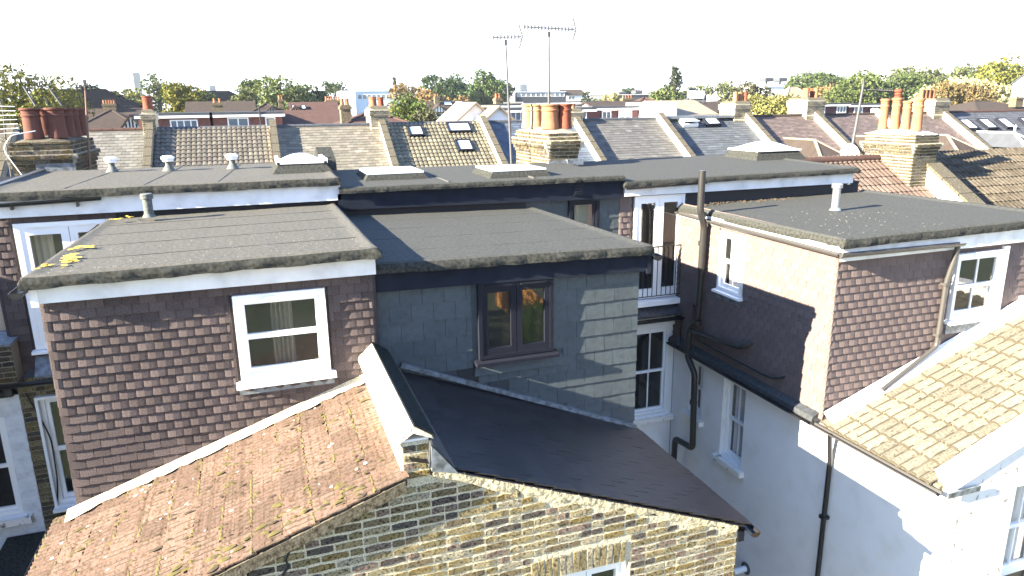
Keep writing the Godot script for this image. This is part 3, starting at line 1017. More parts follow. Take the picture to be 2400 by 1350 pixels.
func shared_extension() -> void:
	var h := thing("rear_extension", "low gabled yellow brick rear extension in the foreground, half red tiled and half slated", "building", Vector3(1.1, -9.6, -6.3))
	var t := face(Vector3(-2.0, -9.6, -5.2), R)
	var mb := MB.new()
	var hx0 := 2.12
	var hx1 := 2.96
	# the gable with its window opening: the sheet is cut into a strip left of the window, one right of it and one above
	mb.prism([Vector2(-2.0, -9.6), Vector2(hx0, -9.6), Vector2(hx0, -3.27), Vector2(1.09, -2.84), Vector2(1.09, -2.62), Vector2(0.86, -2.62), Vector2(0.86, -2.93), Vector2(-2.0, -3.9)], Transform3D.IDENTITY, -5.45, -5.2)
	mb.prism([Vector2(hx0, -4.2), Vector2(hx1, -4.2), Vector2(hx1, -3.62), Vector2(hx0, -3.27)], Transform3D.IDENTITY, -5.45, -5.2)
	mb.prism([Vector2(hx1, -9.6), Vector2(4.18, -9.6), Vector2(4.18, -4.12), Vector2(hx1, -3.62)], Transform3D.IDENTITY, -5.45, -5.2)
	mb.bx(hx0, hx1, -9.6, -5.4, -5.45, -5.2)
	mb.bx(4.0, 4.178, -9.6, -4.14, -7.5, -5.451)
	mb.bx(-1.998, -1.8, -9.6, -3.95, -7.38, -5.451)
	var gw := part(h, "gable_wall", mb, M.mortar)
	var keep := func(x: float, y: float) -> bool:
		var X := x - 2.0
		var Y := y - 9.6 + 0.075
		return Y < -2.95 - 0.339 * (0.98 - X) and Y < -2.91 - 0.4 * (X + 0.07 - 1.1)
	var list := rows(Transform3D(t.basis, t * Vector3(0, 4.6, 0)), 6.18, 2.5, 0.228, 0.077, 7, 8, [[3.96, -1.0, 4.97, 1.06]], func(x, y): return keep.call(x, y + 4.6), 0.5, 0.0022, true)
	list += rows(Transform3D(t.basis, Vector3(0.865, -2.94, -5.2)), 0.222, 0.308, 0.228, 0.077, 7, 8, [], null, 0.5, 0.002)
	for k in 14:
		var x := 1.985 + k * 0.0695
		var lean := (k - 6.5) * 0.012
		var up := Vector3(lean, 1, 0).normalized()
		var b := Basis(up * 0.225, up.cross(Vector3(0, 0, 1)) * -0.95, Vector3(0, 0, 1))
		list.append([Transform3D(b, Vector3(x + 0.03 - lean * 0.2, -4.21 + 0.012 * sin(k / 13.0 * PI), -5.195)), rng.randi() % 7, [0, 2, 6, 7][rng.randi() % 4]])
	pieces(gw, "brick", bricks_of(0.06, 0.006, 0.004, 7), set_of("brick", 8), list)
	var ck := MB.new()
	for q in [[[-0.06, -3.36], [-0.1, -3.44], [-0.08, -3.5], [-0.13, -3.56], [-0.13, -3.68], [-0.09, -3.76]], [[0.48, -3.1], [0.44, -3.16], [0.46, -3.22]]]:
		for i in q.size() - 1:
			var a := Vector3(q[i][0], q[i][1], -5.19)
			var b := Vector3(q[i + 1][0], q[i + 1][1], -5.19)
			ck.bar(a, b, 0.014, 0.012, Vector3(0, 0, 1))
	part(gw, "crack", ck, M.dark)
	# a smear of cement
	var cm := MB.new()
	for q in [[Vector2(1.1, -2.825), Vector2(4.16, -4.06)]]:
		var P := []
		for i in 3:
			var row := []
			for j in 46:
				var f := j / 45.0
				var d: float = [0.0, 0.05, 0.1][i] * (0.75 + 0.5 * rng.randf()) * (1.25 - 0.3 * f)
				var p: Vector2 = q[0].lerp(q[1], f)
				row.append(Vector3(p.x, p.y - 0.02 - d, -5.17 - (0.028 if i == 2 else 0.0) + rng.randf_range(-0.006, 0.006)))
			P.append(row)
		cm.grid(P, Vector3(0, 0, 1))
	part(h, "mortar_fillet", cm, M.mortar_pale)
	var sl := MB.new() # undercloak of the slates
	for k in 12:
		var a := Vector2(1.1, -2.82).lerp(Vector2(4.22, -4.075), k / 12.0)
		var b := Vector2(1.1, -2.82).lerp(Vector2(4.22, -4.075), (k + 0.96) / 12.0)
		sl.hexa([Vector3(a.x, a.y - 0.022, -5.3), Vector3(b.x, b.y - 0.022, -5.3), Vector3(b.x, b.y - 0.022, -5.125), Vector3(a.x, a.y - 0.022, -5.115), Vector3(a.x, a.y - 0.012, -5.3), Vector3(b.x, b.y - 0.012, -5.3), Vector3(b.x, b.y - 0.012, -5.125), Vector3(a.x, a.y - 0.012, -5.125)])
	part(h, "undercloak", sl, M.slate_dark1)
	window(h, "window", face(Vector3(hx0, -5.4, -5.28), R), hx1 - hx0, 1.2, M.upvc, {"style": "casement", "fw": 0.06, "sw": 0.05, "out": 0.03, "room": "room_dark", "deep": 1.5})
	# left slope, ribbed concrete tiles
	var s := 0.339
	var dn := Vector3(-1, -s, 0).normalized() # down the slope
	var lt := Transform3D(Basis(Vector3(0, 0, 1), -dn, Vector3(-s, 1, 0).normalized()), Vector3(-2.23, -3.935, -7.38))
	var lb := MB.new()
	lb.hexa([Vector3(-2.2, -4.0, -7.38), Vector3(0.88, -2.96, -7.38), Vector3(0.88, -2.96, -5.14), Vector3(-2.2, -4.0, -5.14), Vector3(-2.2, -3.935, -7.38), Vector3(0.88, -2.89, -7.38), Vector3(0.88, -2.89, -5.14), Vector3(-2.2, -3.935, -5.14)])
	var lr := part(h, "tiled_roof", lb, M.concrete_tile0)
	var rp := []
	for k in 4:
		rp.append(ribbed_piece(0.255, 5, 0.02, 0.014, 2))
	pieces(lr, "roof_tile", rp, set_of("concrete_tile"), rows(lt, 2.27, 3.24, 0.324, 0.252, 4, 4, [], null, 0.0, 0.002))
	var up2 := lt.basis.z
	var ms := MB.new()
	var mbr := MB.new()
	var gu := MB.new()
	var pm := []
	var pb := []
	var pg := []
	for k in 330:
		var u := rng.randf()
		var w := rng.randf()
		var row := floorf(w * 12.8)
		var edge := rng.randf() < 0.55
		var y: float = (row + (rng.randf_range(-0.06, 0.1) if edge else rng.randf())) * 0.252
		var p := lt * Vector3(u * 2.25, clampf(y, 0.03, 3.18), 0.03)
		var r := rng.randf_range(0.008, 0.024)
		if rng.randf() < 0.5:
			pm.append([p, r])
		else:
			pb.append([p, r * 0.9])
	for k in 60:
		pm.append([lt * Vector3(2.2 - rng.randf() * 0.25, rng.randf_range(0.3, 3.0), 0.032), rng.randf_range(0.012, 0.03)])
	for k in 70:
		pg.append([lt * Vector3(rng.randf() * 2.22, rng.randf_range(0.1, 3.1), 0.028), rng.randf_range(0.008, 0.02)])
	for k in 26:
		pg.append([Vector3(-0.29 + rng.randfn(0, 0.07), 0, -6.15 + rng.randfn(0, 0.045)), rng.randf_range(0.015, 0.035)])
		pg[-1][0].y = -2.86 - s * (0.88 - pg[-1][0].x) - 0.01
	var dl := MB.new()
	for j in 13:
		for k in 36:
			for m in 3:
				if rng.randf() < 0.38:
					continue
				var u1: float = k * 0.0648 + 0.002
				var y0: float = j * 0.252 + m * 0.08 + 0.012
				var ww := rng.randf_range(0.007, 0.014)
				dl.quad(lt * Vector3(u1 - ww, y0, 0.031 - m * 0.006), lt * Vector3(u1 + ww, y0, 0.031 - m * 0.006), lt * Vector3(u1 + ww * 0.7, y0 + 0.085, 0.026 - m * 0.006), lt * Vector3(u1 - ww * 0.7, y0 + 0.085, 0.026 - m * 0.006), up2)
	part(lr, "dirt_lines", dl, M.moss_brown).set_meta("kind", "stuff")
	var lm := MB.new()
	for q in rows(lt, 2.27, 3.24, 0.324, 0.252, 1, 1, [], null, 0.0, 0.002):
		if rng.randf() < 0.7:
			lm.add(lip_moss(5, 0.02, 0.014, 2, 0.45, 0.012), q[0])
	part(lr, "lap_moss", lm, M.moss).set_meta("kind", "stuff")
	scatter_blobs(ms, pm, up2, 0.013, 0.45, dn)
	scatter_blobs(mbr, pb, up2, 0.012, 0.45, dn * 1.2)
	scatter_blobs(gu, pg, up2, 0.004)
	part(lr, "moss", ms, M.moss).set_meta("kind", "stuff")
	part(lr, "dry_moss", mbr, M.moss_brown).set_meta("kind", "stuff")
	part(lr, "white_lichen", gu, M.guano).set_meta("kind", "stuff")
	var ve := MB.new()
	ve.hexa([Vector3(-2.22, -4.05, -5.19), Vector3(0.86, -3.0, -5.19), Vector3(0.86, -3.0, -5.1), Vector3(-2.22, -4.05, -5.1), Vector3(-2.22, -3.95, -5.19), Vector3(0.86, -2.9, -5.19), Vector3(0.86, -2.9, -5.1), Vector3(-2.22, -3.95, -5.1)])
	part(h, "verge", ve, M.cap)
	part(h, "gutter", half_gutter(Vector3(-2.27, -4.0, -5.1), Vector3(-2.27, -4.0, -7.4), 0.05), M.black_pipe)
	# mortar flashing where the tiles meet the tile-hung wall
	var fl := MB.new()
	var P := []
	for i in 3:
		var row := []
		for j in 40:
			var f := j / 39.0
			var x := lerpf(-2.1, 0.86, f)
			var y := -2.86 - s * (0.88 - x)
			var wob := rng.randf_range(-0.022, 0.022) + (0.05 if j < 3 else 0.0)
			row.append(Vector3(x, y + [0.075, 0.05, 0.028][i], -7.325 + [0.0, 0.05, 0.115 + wob][i]))
		P.append(row)
	fl.grid(P, Vector3(0, 1, 1))
	part(h, "flashing", fl, M.mortar_pale)
	# ridge coping on the party wall
	var co := MB.new()
	co.bx(0.853, 1.085, -3.0, -2.6, -7.36, -5.21)
	part(h, "party_wall", co, M.render)
	for k in 4:
		var z0 := -7.36 + k * 0.555
		var z1 := z0 + (0.548 if k < 3 else 0.53)
		var cp := MB.new()
		cp.prism([Vector2(0.8, -2.63), Vector2(0.815, -2.595), Vector2(0.955, -2.465), Vector2(1.1, -2.565), Vector2(1.115, -2.6), Vector2(0.955, -2.53)], Transform3D.IDENTITY, z0, z1)
		part(h, "coping_stone", cp, M.coping)
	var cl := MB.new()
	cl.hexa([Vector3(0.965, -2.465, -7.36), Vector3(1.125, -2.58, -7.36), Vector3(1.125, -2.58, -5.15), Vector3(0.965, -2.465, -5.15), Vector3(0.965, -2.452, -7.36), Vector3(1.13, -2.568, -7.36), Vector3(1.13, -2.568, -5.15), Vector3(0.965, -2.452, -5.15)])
	part(h, "coping_cover", cl, M.mossy_lead)
	# right slope, dark slates
	var r := -0.4
	var rt := Transform3D(Basis(Vector3(0, 0, -1), Vector3(-1, -r, 0).normalized(), Vector3(-r, 1, 0).normalized()), Vector3(4.3, -4.1, -5.13))
	var rb := MB.new()
	rb.hexa([Vector3(1.08, -2.88, -7.5), Vector3(4.26, -4.2, -7.5), Vector3(4.26, -4.2, -5.19), Vector3(1.08, -2.93, -5.19), Vector3(1.08, -2.83, -7.5), Vector3(4.26, -4.1, -7.5), Vector3(4.26, -4.1, -5.19), Vector3(1.08, -2.83, -5.19)])
	var rr := part(h, "slate_roof", rb, M.slate_dark0)
	var sp := []
	for k in 5:
		sp.append(slate_piece(0.19, 0.009, 0.003))
	pieces(rr, "slate", sp, set_of("slate_dark"), rows(rt, 2.36, 3.44, 0.26, 0.19, 5, 4, [], null, 0.5, 0.0008))
	var lf := MB.new()
	lf.hexa([Vector3(1.06, -2.83, -7.5), Vector3(1.28, -2.87, -7.5), Vector3(1.28, -2.87, -5.12), Vector3(1.06, -2.83, -5.12), Vector3(1.085, -2.62, -7.5), Vector3(1.10, -2.62, -7.5), Vector3(1.10, -2.62, -5.12), Vector3(1.085, -2.62, -5.12)])
	part(h, "lead_flashing", lf, M.lead_dark)
	var lc := MB.new()
	lc.hexa([Vector3(1.08, -2.86, -5.2), Vector3(1.3, -2.92, -5.2), Vector3(1.3, -2.92, -5.105), Vector3(1.08, -2.86, -5.105), Vector3(1.085, -2.64, -5.2), Vector3(1.12, -2.68, -5.2), Vector3(1.12, -2.68, -5.105), Vector3(1.085, -2.64, -5.105)])
	part(h, "lead_corner", lc, M.lead)
	var st := MB.new()
	st.bar(Vector3(1.28, -2.8, -7.46), Vector3(4.28, -4.06, -7.46), 0.05, 0.05)
	part(h, "lead_step", st, M.lead)
	part(h, "gutter", half_gutter(Vector3(4.33, -4.17, -5.1), Vector3(4.33, -4.15, -7.5), 0.055), M.black_pipe)
	box_part(h, "soffit_board", M.frame_grey, 4.182, 4.26, -4.3, -4.13, -7.5, -5.19)


func right_house() -> void:
	var h := thing("terraced_house", "near house with white lower walls, brown tile-hung extension and railed french door, on the right", "house", Vector3(8.7, -9.6, -11.4))
	var roof := felt_roof(h, "upper_roof", felt_sheet(6.06, 11.32, -11.22, -14.9, -1.36, -1.33, 0.08, "lrf", 0.09, 0.02, 0.03), M.felt_dark)
	box_part(h, "fascia_board", M.fascia_white, 6.1, 11.26, -1.62, -1.43, -11.36, -11.3)
	box_part(h, "fascia_end", M.fascia_white, 11.2, 11.26, -1.66, -1.42, -14.8, -11.37)
	part(h, "gutter", half_gutter(Vector3(6.12, -1.45, -11.24), Vector3(7.75, -1.42, -11.24), 0.045), M.black_pipe)
	# dome light
	var dm := MB.new()
	dm.hexa([Vector3(10.45, -1.3, -14.6), Vector3(11.85, -1.3, -14.6), Vector3(11.85, -1.3, -13.3), Vector3(10.45, -1.3, -13.3), Vector3(10.6, -1.1, -14.45), Vector3(11.7, -1.1, -14.45), Vector3(11.7, -1.1, -13.45), Vector3(10.6, -1.1, -13.45)])
	var dl := part(h, "dome_light", dm, M.felt_edge)
	var P := []
	for i in 11:
		var row := []
		for j in 11:
			var u := i / 5.0 - 1.0
			var w := j / 5.0 - 1.0
			row.append(Vector3(11.15 + u * 0.58, -1.09 + 0.17 * (1 - u * u) * (1 - w * w) ** 0.8 + 0.02, -13.95 + w * 0.54))
		P.append(row)
	var dg := MB.new()
	dg.grid(P)
	part(dl, "dome", dg, M.dome)
	var df := MB.new()
	df.bx(10.55, 11.75, -1.1, -1.065, -14.5, -13.4)
	part(dl, "kerb_frame", df, M.dome)
	# upper face and french doors
	var ft := face(Vector3(6.05, -3.75, -11.42), R)
	var fm := MB.new()
	wall(fm, ft, 5.2, 2.35, [[0.3, 0.17, 1.35, 2.11]])
	fm.bx(11.2, 11.24, -9.6, -1.4, -14.9, -11.42)
	fm.quad(Vector3(6.05, -9.6, -14.9), Vector3(11.24, -9.6, -14.9), Vector3(11.24, -1.35, -14.9), Vector3(6.05, -1.35, -14.9), Vector3(0, 0, -1))
	var fw := part(h, "upper_wall", fm, M.tile0)
	pieces(fw, "tile", tiles_of(0.11), set_of("tile_red"), rows(ft, 1.4, 2.2, 0.165, 0.11, 5, 4, [[0.26, 0.0, 1.38, 2.14]]))
	window(h, "glazed_door", face(Vector3(6.35, -3.58, -11.42), R), 1.05, 1.94, M.upvc, {"style": "door", "fw": 0.055, "sw": 0.085, "foot": 1.5, "out": 0.05, "room": "room"})
	box_part(h, "door_sill", M.render, 6.3, 7.3, -3.7, -3.6, -11.42, -11.22)
	var rl := MB.new()
	rl.bar(Vector3(6.3, -2.58, -11.27), Vector3(7.32, -2.58, -11.27), 0.025, 0.02)
	rl.bar(Vector3(6.3, -3.52, -11.27), Vector3(7.32, -3.52, -11.27), 0.02, 0.015)
	var ra := part(h, "balcony_railing", rl, M.black_pipe)
	for k in 11:
		box_part(ra, "baluster", M.black_pipe, 6.32 + k * 0.098 - 0.006, 6.32 + k * 0.098 + 0.006, -3.51, -2.58, -11.276, -11.264)
	var ap := MB.new()
	ap.hexa([Vector3(6.05, -3.9, -11.5), Vector3(7.3, -3.9, -11.5), Vector3(7.3, -3.9, -11.12), Vector3(6.05, -3.9, -11.12), Vector3(6.05, -3.69, -11.4), Vector3(7.3, -3.69, -11.4), Vector3(7.3, -3.86, -11.12), Vector3(6.05, -3.86, -11.12)])
	part(h, "lead_apron", ap, M.lead_dark)
	part(h, "gutter", half_gutter(Vector3(6.0, -3.93, -11.1), Vector3(7.32, -3.93, -11.1), 0.06), M.black_pipe)
	# rear wall with an arched head
	var rt := face(Vector3(6.05, -9.6, -11.44), R)
	var rm := MB.new()
	wall(rm, rt, 1.3, 5.72, [[0.38, 3.62, 1.16, 5.36]])
	rm.ob(rt, 0.0, 1.3, 5.44, 5.72, 0.0, 0.07)
	var hd := []
	for k in 11:
		var f := k / 10.0
		hd.append(Vector2(0.36 + 0.82 * f, 5.3 + 0.1 * sin(PI * f)))
	hd.append(Vector2(1.18, 5.5))
	hd.append(Vector2(0.36, 5.5))
	rm.prism(hd, rt, 0.0, 0.06)
	part(h, "rear_wall", rm, M.render)
	window(h, "window", Transform3D(rt.basis, rt * Vector3(0.38, 3.62, 0.0)), 0.78, 1.76, M.upvc, {"fw": 0.05, "sw": 0.04, "out": 0.03, "bars_top": 1, "bars_low": 1, "room": "room_dark", "sill": 0.06})
	box_part(h, "ledge", M.render_old, 6.0, 7.34, -6.14, -6.04, -11.44, -11.3)
	# side of the rear extension: tile hung above, rendered below
	var X := 7.33
	var st := face(Vector3(X, -4.46, -11.44), Vector3(0, 0, 1))
	var sm := MB.new()
	var sh := [1.35, 1.33, 2.0, 2.34]
	wall(sm, st, 3.97, 2.65, [sh])
	var sw := part(h, "tile_hung_side", sm, M.tile_red0)
	pieces(sw, "tile", tiles_of(0.108, 6), set_of("tile_red"), rows(st, 4.01, 2.5, 0.168, 0.108, 6, 4, [[1.31, 1.26, 2.04, 2.37]], null, 0.5, 0.001))
	window(h, "window", Transform3D(st.basis, st * Vector3(1.35, 1.33, 0)), 0.65, 1.01, M.upvc, {"fw": 0.05, "sw": 0.05, "out": 0.05, "bars_top": 1, "bars_low": 1, "sill": 0.11, "room": "room", "curtain": [[0.05, 0.6, 4]], "cloth": "bedding"})
	box_part(h, "lead_apron", M.lead, X - 0.04, X, -3.3, -3.19, -10.12, -9.42)
	var t := face(Vector3(7.3, -4.5, -7.46), R)
	var mb := MB.new()
	var hole := [2.18, 1.3, 3.12, 2.3]
	wall(mb, t, 4.26, 2.6, [hole])
	mb.bx(11.5, 11.56, -9.6, -1.9, -11.42, -7.46)
	var tw := part(h, "tile_hung_front", mb, M.tile_red0)
	var slope := func(x: float, y: float) -> bool: return y > 0.0 + 0.36 * x - 0.14
	pieces(tw, "tile", tiles_of(0.112, 6), set_of("tile_red"), rows(t, 4.24, 2.5, 0.174, 0.112, 6, 4, [[2.14, 1.2, 3.18, 2.33]], slope, 0.5, 0.0012))
	window(h, "window", face(Vector3(9.48, -3.2, -7.46), R), 0.94, 1.0, M.upvc, {"fw": 0.055, "sw": 0.05, "out": 0.07, "mid": 0.48, "bars_top": 1, "bars_low": 1, "sill": 0.14, "room": "room", "deep": 2.0, "vent": true})
	box_part(h, "lead_apron", M.lead, 9.44, 10.5, -3.42, -3.25, -7.46, -7.4)
	box_part(h, "reveal_board", M.upvc, 10.43, 10.5, -3.2, -2.15, -7.46, -7.385)
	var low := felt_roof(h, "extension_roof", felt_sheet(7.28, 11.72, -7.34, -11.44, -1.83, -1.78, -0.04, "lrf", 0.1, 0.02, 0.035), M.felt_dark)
	sloped_board(h, "fascia_board", M.fascia_white, 7.32, 11.7, -2.12, -1.92, -2.1, -1.88, -7.44, -7.38)
	box_part(h, "fascia_side", M.fascia_white, 7.27, 7.325, -2.05, -1.92, -11.4, -7.39)
	box_part(h, "shadow_gap_upstand", M.dark, 7.3, 11.5, -1.9, -1.6, -11.415, -11.39)  # near-black stands for the shade below the dormer fascia
	var mo := MB.new()
	var pts := []
	for k in 80:
		pts.append([Vector3(rng.randf_range(7.7, 10.6), -1.85, -11.36 + rng.randf() ** 2 * 0.25), rng.randf_range(0.015, 0.045)])
	scatter_blobs(mo, pts, Vector3.UP, 0.03)
	part(low, "moss", mo, M.moss_brown).set_meta("kind", "stuff")
	var lp := MB.new()
	pts = []
	for k in 60:
		pts.append([Vector3(rng.randf_range(7.5, 9.8), -1.803, rng.randf_range(-9.6, -7.6)), rng.randf_range(0.004, 0.01)])
	scatter_blobs(lp, pts, Vector3.UP, 0.006)
	part(low, "lichen", lp, M.lichen_pale).set_meta("kind", "stuff")
	# gutters and down pipes
	part(h, "gutter", half_gutter(Vector3(7.22, -1.96, -11.35), Vector3(7.22, -1.99, -7.32), 0.055), M.grey_pipe)
	part(h, "gutter", half_gutter(Vector3(7.2, -1.99, -7.31), Vector3(9.42, -2.0, -7.31), 0.055), M.grey_pipe)
	var dp := MB.new()
	dp.tube(bent([Vector3(9.33, -2.02, -7.31), Vector3(9.33, -2.2, -7.33), Vector3(9.29, -2.6, -7.38), Vector3(9.28, -3.58, -7.38), Vector3(8.95, -3.75, -7.36), Vector3(8.2, -4.08, -7.28)], 0.07), 0.036, 10)
	var dpp := part(h, "down_pipe", dp, M.grey_pipe)
	for y in [-2.62, -3.4]:
		box_part(dpp, "pipe_clip", M.grey_pipe, 9.235, 9.335, y - 0.02, y + 0.02, -7.46, -7.335)
	var fp := MB.new()
	fp.tube(bent([Vector3(7.05, -1.12, -10.35), Vector3(7.05, -1.82, -10.35), Vector3(7.19, -2.08, -10.42), Vector3(7.19, -3.76, -10.46), Vector3(7.19, -4.02, -10.7), Vector3(7.19, -4.58, -10.72), Vector3(7.19, -4.84, -10.46), Vector3(7.19, -6.32, -10.4), Vector3(7.16, -6.36, -10.94), Vector3(7.16, -7.3, -10.98)], 0.08), 0.058, 12)
	var soil := part(h, "soil_pipe", fp, M.black_pipe)
	soil.material_override = M.soil
	for y in [-1.88, -2.4, -3.85, -5.4]:
		var cl := MB.new()
		cl.lathe(Vector3(7.12 if y > -2.0 else 7.19, y, -10.38 if y > -2.0 else -10.45), [[0.058, -0.04], [0.07, -0.035], [0.07, 0.035], [0.058, 0.04]], 12)
		part(soil, "pipe_collar", cl, M.soil)
	var wc := MB.new()
	wc.tube(bent([Vector3(7.19, -4.06, -10.66), Vector3(7.19, -4.0, -9.9), Vector3(7.19, -3.92, -9.18), Vector3(7.32, -3.8, -9.08)], 0.12), 0.05, 10)
	part(h, "branch_pipe", wc, M.soil)
	var tv := MB.new()
	tv.tube([Vector3(7.22, -4.1, -10.62), Vector3(7.22, -3.62, -10.62)], 0.022, 8)
	tv.lathe(Vector3(7.22, -3.63, -10.62), [[0.022, 0.0], [0.04, 0.02], [0.045, 0.06], [0.0, 0.075]], 10)
	part(h, "vent_pipe", tv, M.soil)
	var wp := MB.new()
	wp.tube(bent([Vector3(7.24, -4.22, -10.55), Vector3(7.22, -4.2, -8.7), Vector3(7.24, -4.18, -8.4), Vector3(7.32, -4.1, -8.25)], 0.1), 0.024, 8)
	part(h, "waste_pipe", wp, M.soil)
	var ll := MB.new()
	ll.hexa([Vector3(7.18, -4.5, -11.4), Vector3(7.38, -4.5, -11.4), Vector3(7.38, -4.5, -7.5), Vector3(7.18, -4.5, -7.5), Vector3(7.2, -4.43, -11.4), Vector3(7.34, -4.36, -11.4), Vector3(7.34, -4.36, -7.5), Vector3(7.2, -4.43, -7.5)])
	part(h, "lead_ledge", ll, M.lead_dark)
	part(h, "gutter", half_gutter(Vector3(7.17, -4.5, -11.35), Vector3(7.17, -4.5, -7.5), 0.055), M.black_pipe)
	var bp := MB.new()
	bp.tube(bent([Vector3(7.24, -3.98, -11.1), Vector3(7.24, -4.3, -11.1), Vector3(7.17, -4.46, -11.0)], 0.06), 0.035, 8)
	part(h, "down_pipe", bp, M.black_pipe)
	# white lower wall and its side windows
	var lt := face(Vector3(7.36, -9.6, -11.44), Vector3(0, 0, 1))
	var lm := MB.new()
	var w1 := [1.62, 3.42, 2.24, 4.9]
	var w2 := [0.55, 3.82, 1.0, 4.86]
	wall(lm, lt, 6.02, 5.12, [w1, w2])
	for q in [w1, w2]:
		lm.frame(lt, q[0], q[1], q[2], q[3], 0.004, -0.14, -0.001)
	var lw := part(h, "side_wall", lm, M.render)
	for q in [w1, w2]:
		window(h, "window", Transform3D(lt.basis, lt * Vector3(q[0] + 0.005, q[1] + 0.005, -0.08)), q[2] - q[0] - 0.01, q[3] - q[1] - 0.01, M.upvc, {"fw": 0.04, "sw": 0.04, "out": 0.0, "bars_top": 1, "bars_low": 1, "room": "room_dark", "deep": 1.5, "curtain": [[0.05, 0.5, 4]], "cloth": "bedding"})
		var sl := MB.new()
		sl.ob(lt, q[0] - 0.08, q[2] + 0.1, q[1] - 0.1, q[1] - 0.005, -0.08, 0.1)
		part(lw, "sill", sl, M.render_old)
	# low pan-tiled extension with its white gable
	var s := 0.36
	var vv := Vector3(1, s, 0).normalized()
	var pt := Transform3D(Basis(Vector3(0, 0, 1), vv, Vector3(-s, 1, 0).normalized()), Vector3(7.24, -4.5, -7.4))
	var rb := MB.new()
	rb.hexa([Vector3(7.3, -4.6, -7.4), Vector3(11.0, -3.3, -7.4), Vector3(11.0, -3.3, -5.5), Vector3(7.3, -4.6, -5.5), Vector3(7.3, -4.49, -7.4), Vector3(11.0, -3.16, -7.4), Vector3(11.0, -3.16, -5.5), Vector3(7.3, -4.49, -5.5)])
	var rr := part(h, "tiled_roof", rb, M.lime_tile0)
	var rp := []
	for k in 4:
		rp.append(ribbed_piece(0.35, 2, 0.032, 0.016, 5))
	pieces(rr, "roof_tile", rp, set_of("lime_tile"), rows(pt, 1.82, 4.0, 0.303, 0.34, 4, 4, [], null, 0.0, 0.003))
	var ms := MB.new()
	pts = []
	for k in 170:
		var row := floorf(rng.randf() * 11.0)
		pts.append([pt * Vector3(rng.randf() * 1.8, row * 0.34 + rng.randf_range(-0.015, 0.035) + (rng.randf() * 0.3 if rng.randf() < 0.25 else 0.0), 0.034), rng.randf_range(0.008, 0.022)])
	scatter_blobs(ms, pts, pt.basis.z, 0.014)
	part(rr, "moss", ms, M.moss_brown).set_meta("kind", "stuff")
	var cl2 := MB.new()
	for q in rows(pt, 1.82, 4.0, 0.303, 0.34, 1, 1, [], null, 0.0, 0.003):
		cl2.add(lip_moss(2, 0.032, 0.016, 5, 0.85, 0.014), q[0])
	for j in range(0, 12):
		for k in 13:
			var u1 := k * 0.1515 - 0.004
			for m in 4:
				if rng.randf() < 0.3:
					continue
				var y0 := j * 0.34 + m * 0.08 + 0.01
				var ww := rng.randf_range(0.008, 0.015)
				cl2.quad(pt * Vector3(u1 - ww, y0, 0.034 - m * 0.004), pt * Vector3(u1 + ww, y0, 0.034 - m * 0.004), pt * Vector3(u1 + ww * 0.6, y0 + 0.085, 0.03 - m * 0.004), pt * Vector3(u1 - ww * 0.6, y0 + 0.085, 0.03 - m * 0.004), pt.basis.z)
	part(rr, "moss_lines", cl2, M.moss_tan).set_meta("kind", "stuff")
	var fl := MB.new()
	var P2 := []
	for i in 3:
		var row := []
		for j in 40:
			var x := lerpf(7.3, 11.0, j / 39.0)
			row.append(Vector3(x, -4.49 + s * (x - 7.3) + [0.16, 0.1, 0.05][i], -7.41 + [0.0, 0.07, 0.2 + rng.randf_range(-0.015, 0.015)][i]))
		P2.append(row)
	fl.grid(P2, Vector3(0, 1, 1))
	part(h, "flashing", fl, M.render)
	part(h, "gutter", half_gutter(Vector3(7.2, -4.52, -7.5), Vector3(7.2, -4.5, -5.42), 0.05), M.grey_pipe)
	var d2 := MB.new()
	d2.tube(bent([Vector3(7.2, -4.55, -7.15), Vector3(7.25, -4.75, -7.18), Vector3(7.3, -5.0, -7.2), Vector3(7.3, -9.5, -7.2)], 0.06), 0.036, 10)
	var dd := part(h, "down_pipe", d2, M.black_pipe)
	for y in [-5.9, -7.6]:
		box_part(dd, "pipe_clip", M.black_pipe, 7.25, 7.36, y - 0.025, y + 0.025, -7.25, -7.15)
	var gm := MB.new()
	gm.prism([Vector2(7.37, -9.6), Vector2(8.52, -9.6), Vector2(8.52, -4.7), Vector2(9.3, -4.7), Vector2(9.3, -9.6), Vector2(11.5, -9.6), Vector2(11.5, -2.95), Vector2(11.0, -2.95), Vector2(7.37, -4.36)], Transform3D.IDENTITY, -5.62, -5.42)
	part(h, "gable_wall", gm, M.render_old)
	var vm := MB.new()
	var vp := []
	for i in 4:
		var row := []
		for j in 30:
			var x := lerpf(7.34, 11.1, j / 29.0)
			row.append(Vector3(x, -4.4 + 0.375 * (x - 7.34) + [0.0, 0.05, 0.05, -0.12][i] + rng.randf_range(-0.004, 0.004), [-5.68, -5.64, -5.42, -5.385][i]))
		vp.append(row)
	vm.grid(vp, Vector3(0, 1, 1))
	part(h, "verge_render", vm, M.render_old)
	box_part(h, "metal_bracket", M.lead, 7.28, 7.8, -4.57, -4.5, -5.38, -5.36)
	window(h, "window", face(Vector3(8.52, -6.1, -5.5), R), 0.78, 1.4, M.upvc, {"fw": 0.05, "sw": 0.04, "out": -0.02, "bars_top": 1, "bars_low": 1, "room": "room", "deep": 1.5, "curtain": [[0.05, 0.7, 5]], "cloth": "bedding"})
	box_part(h, "coping", M.render, 10.92, 11.2, -3.2, -2.98, -7.42, -5.4)
	var wm := MB.new()
	wm.tube([Vector3(7.38, -7.9, -8.85), Vector3(7.1, -7.92, -8.85)], 0.055, 14)
	var fo := part(h, "flue_outlet", wm, M.upvc)
	var fc := MB.new()
	fc.tube([Vector3(7.36, -7.9, -8.85), Vector3(7.34, -7.9, -8.85)], 0.11, 16)
	part(fo, "collar", fc, M.vent_grey)

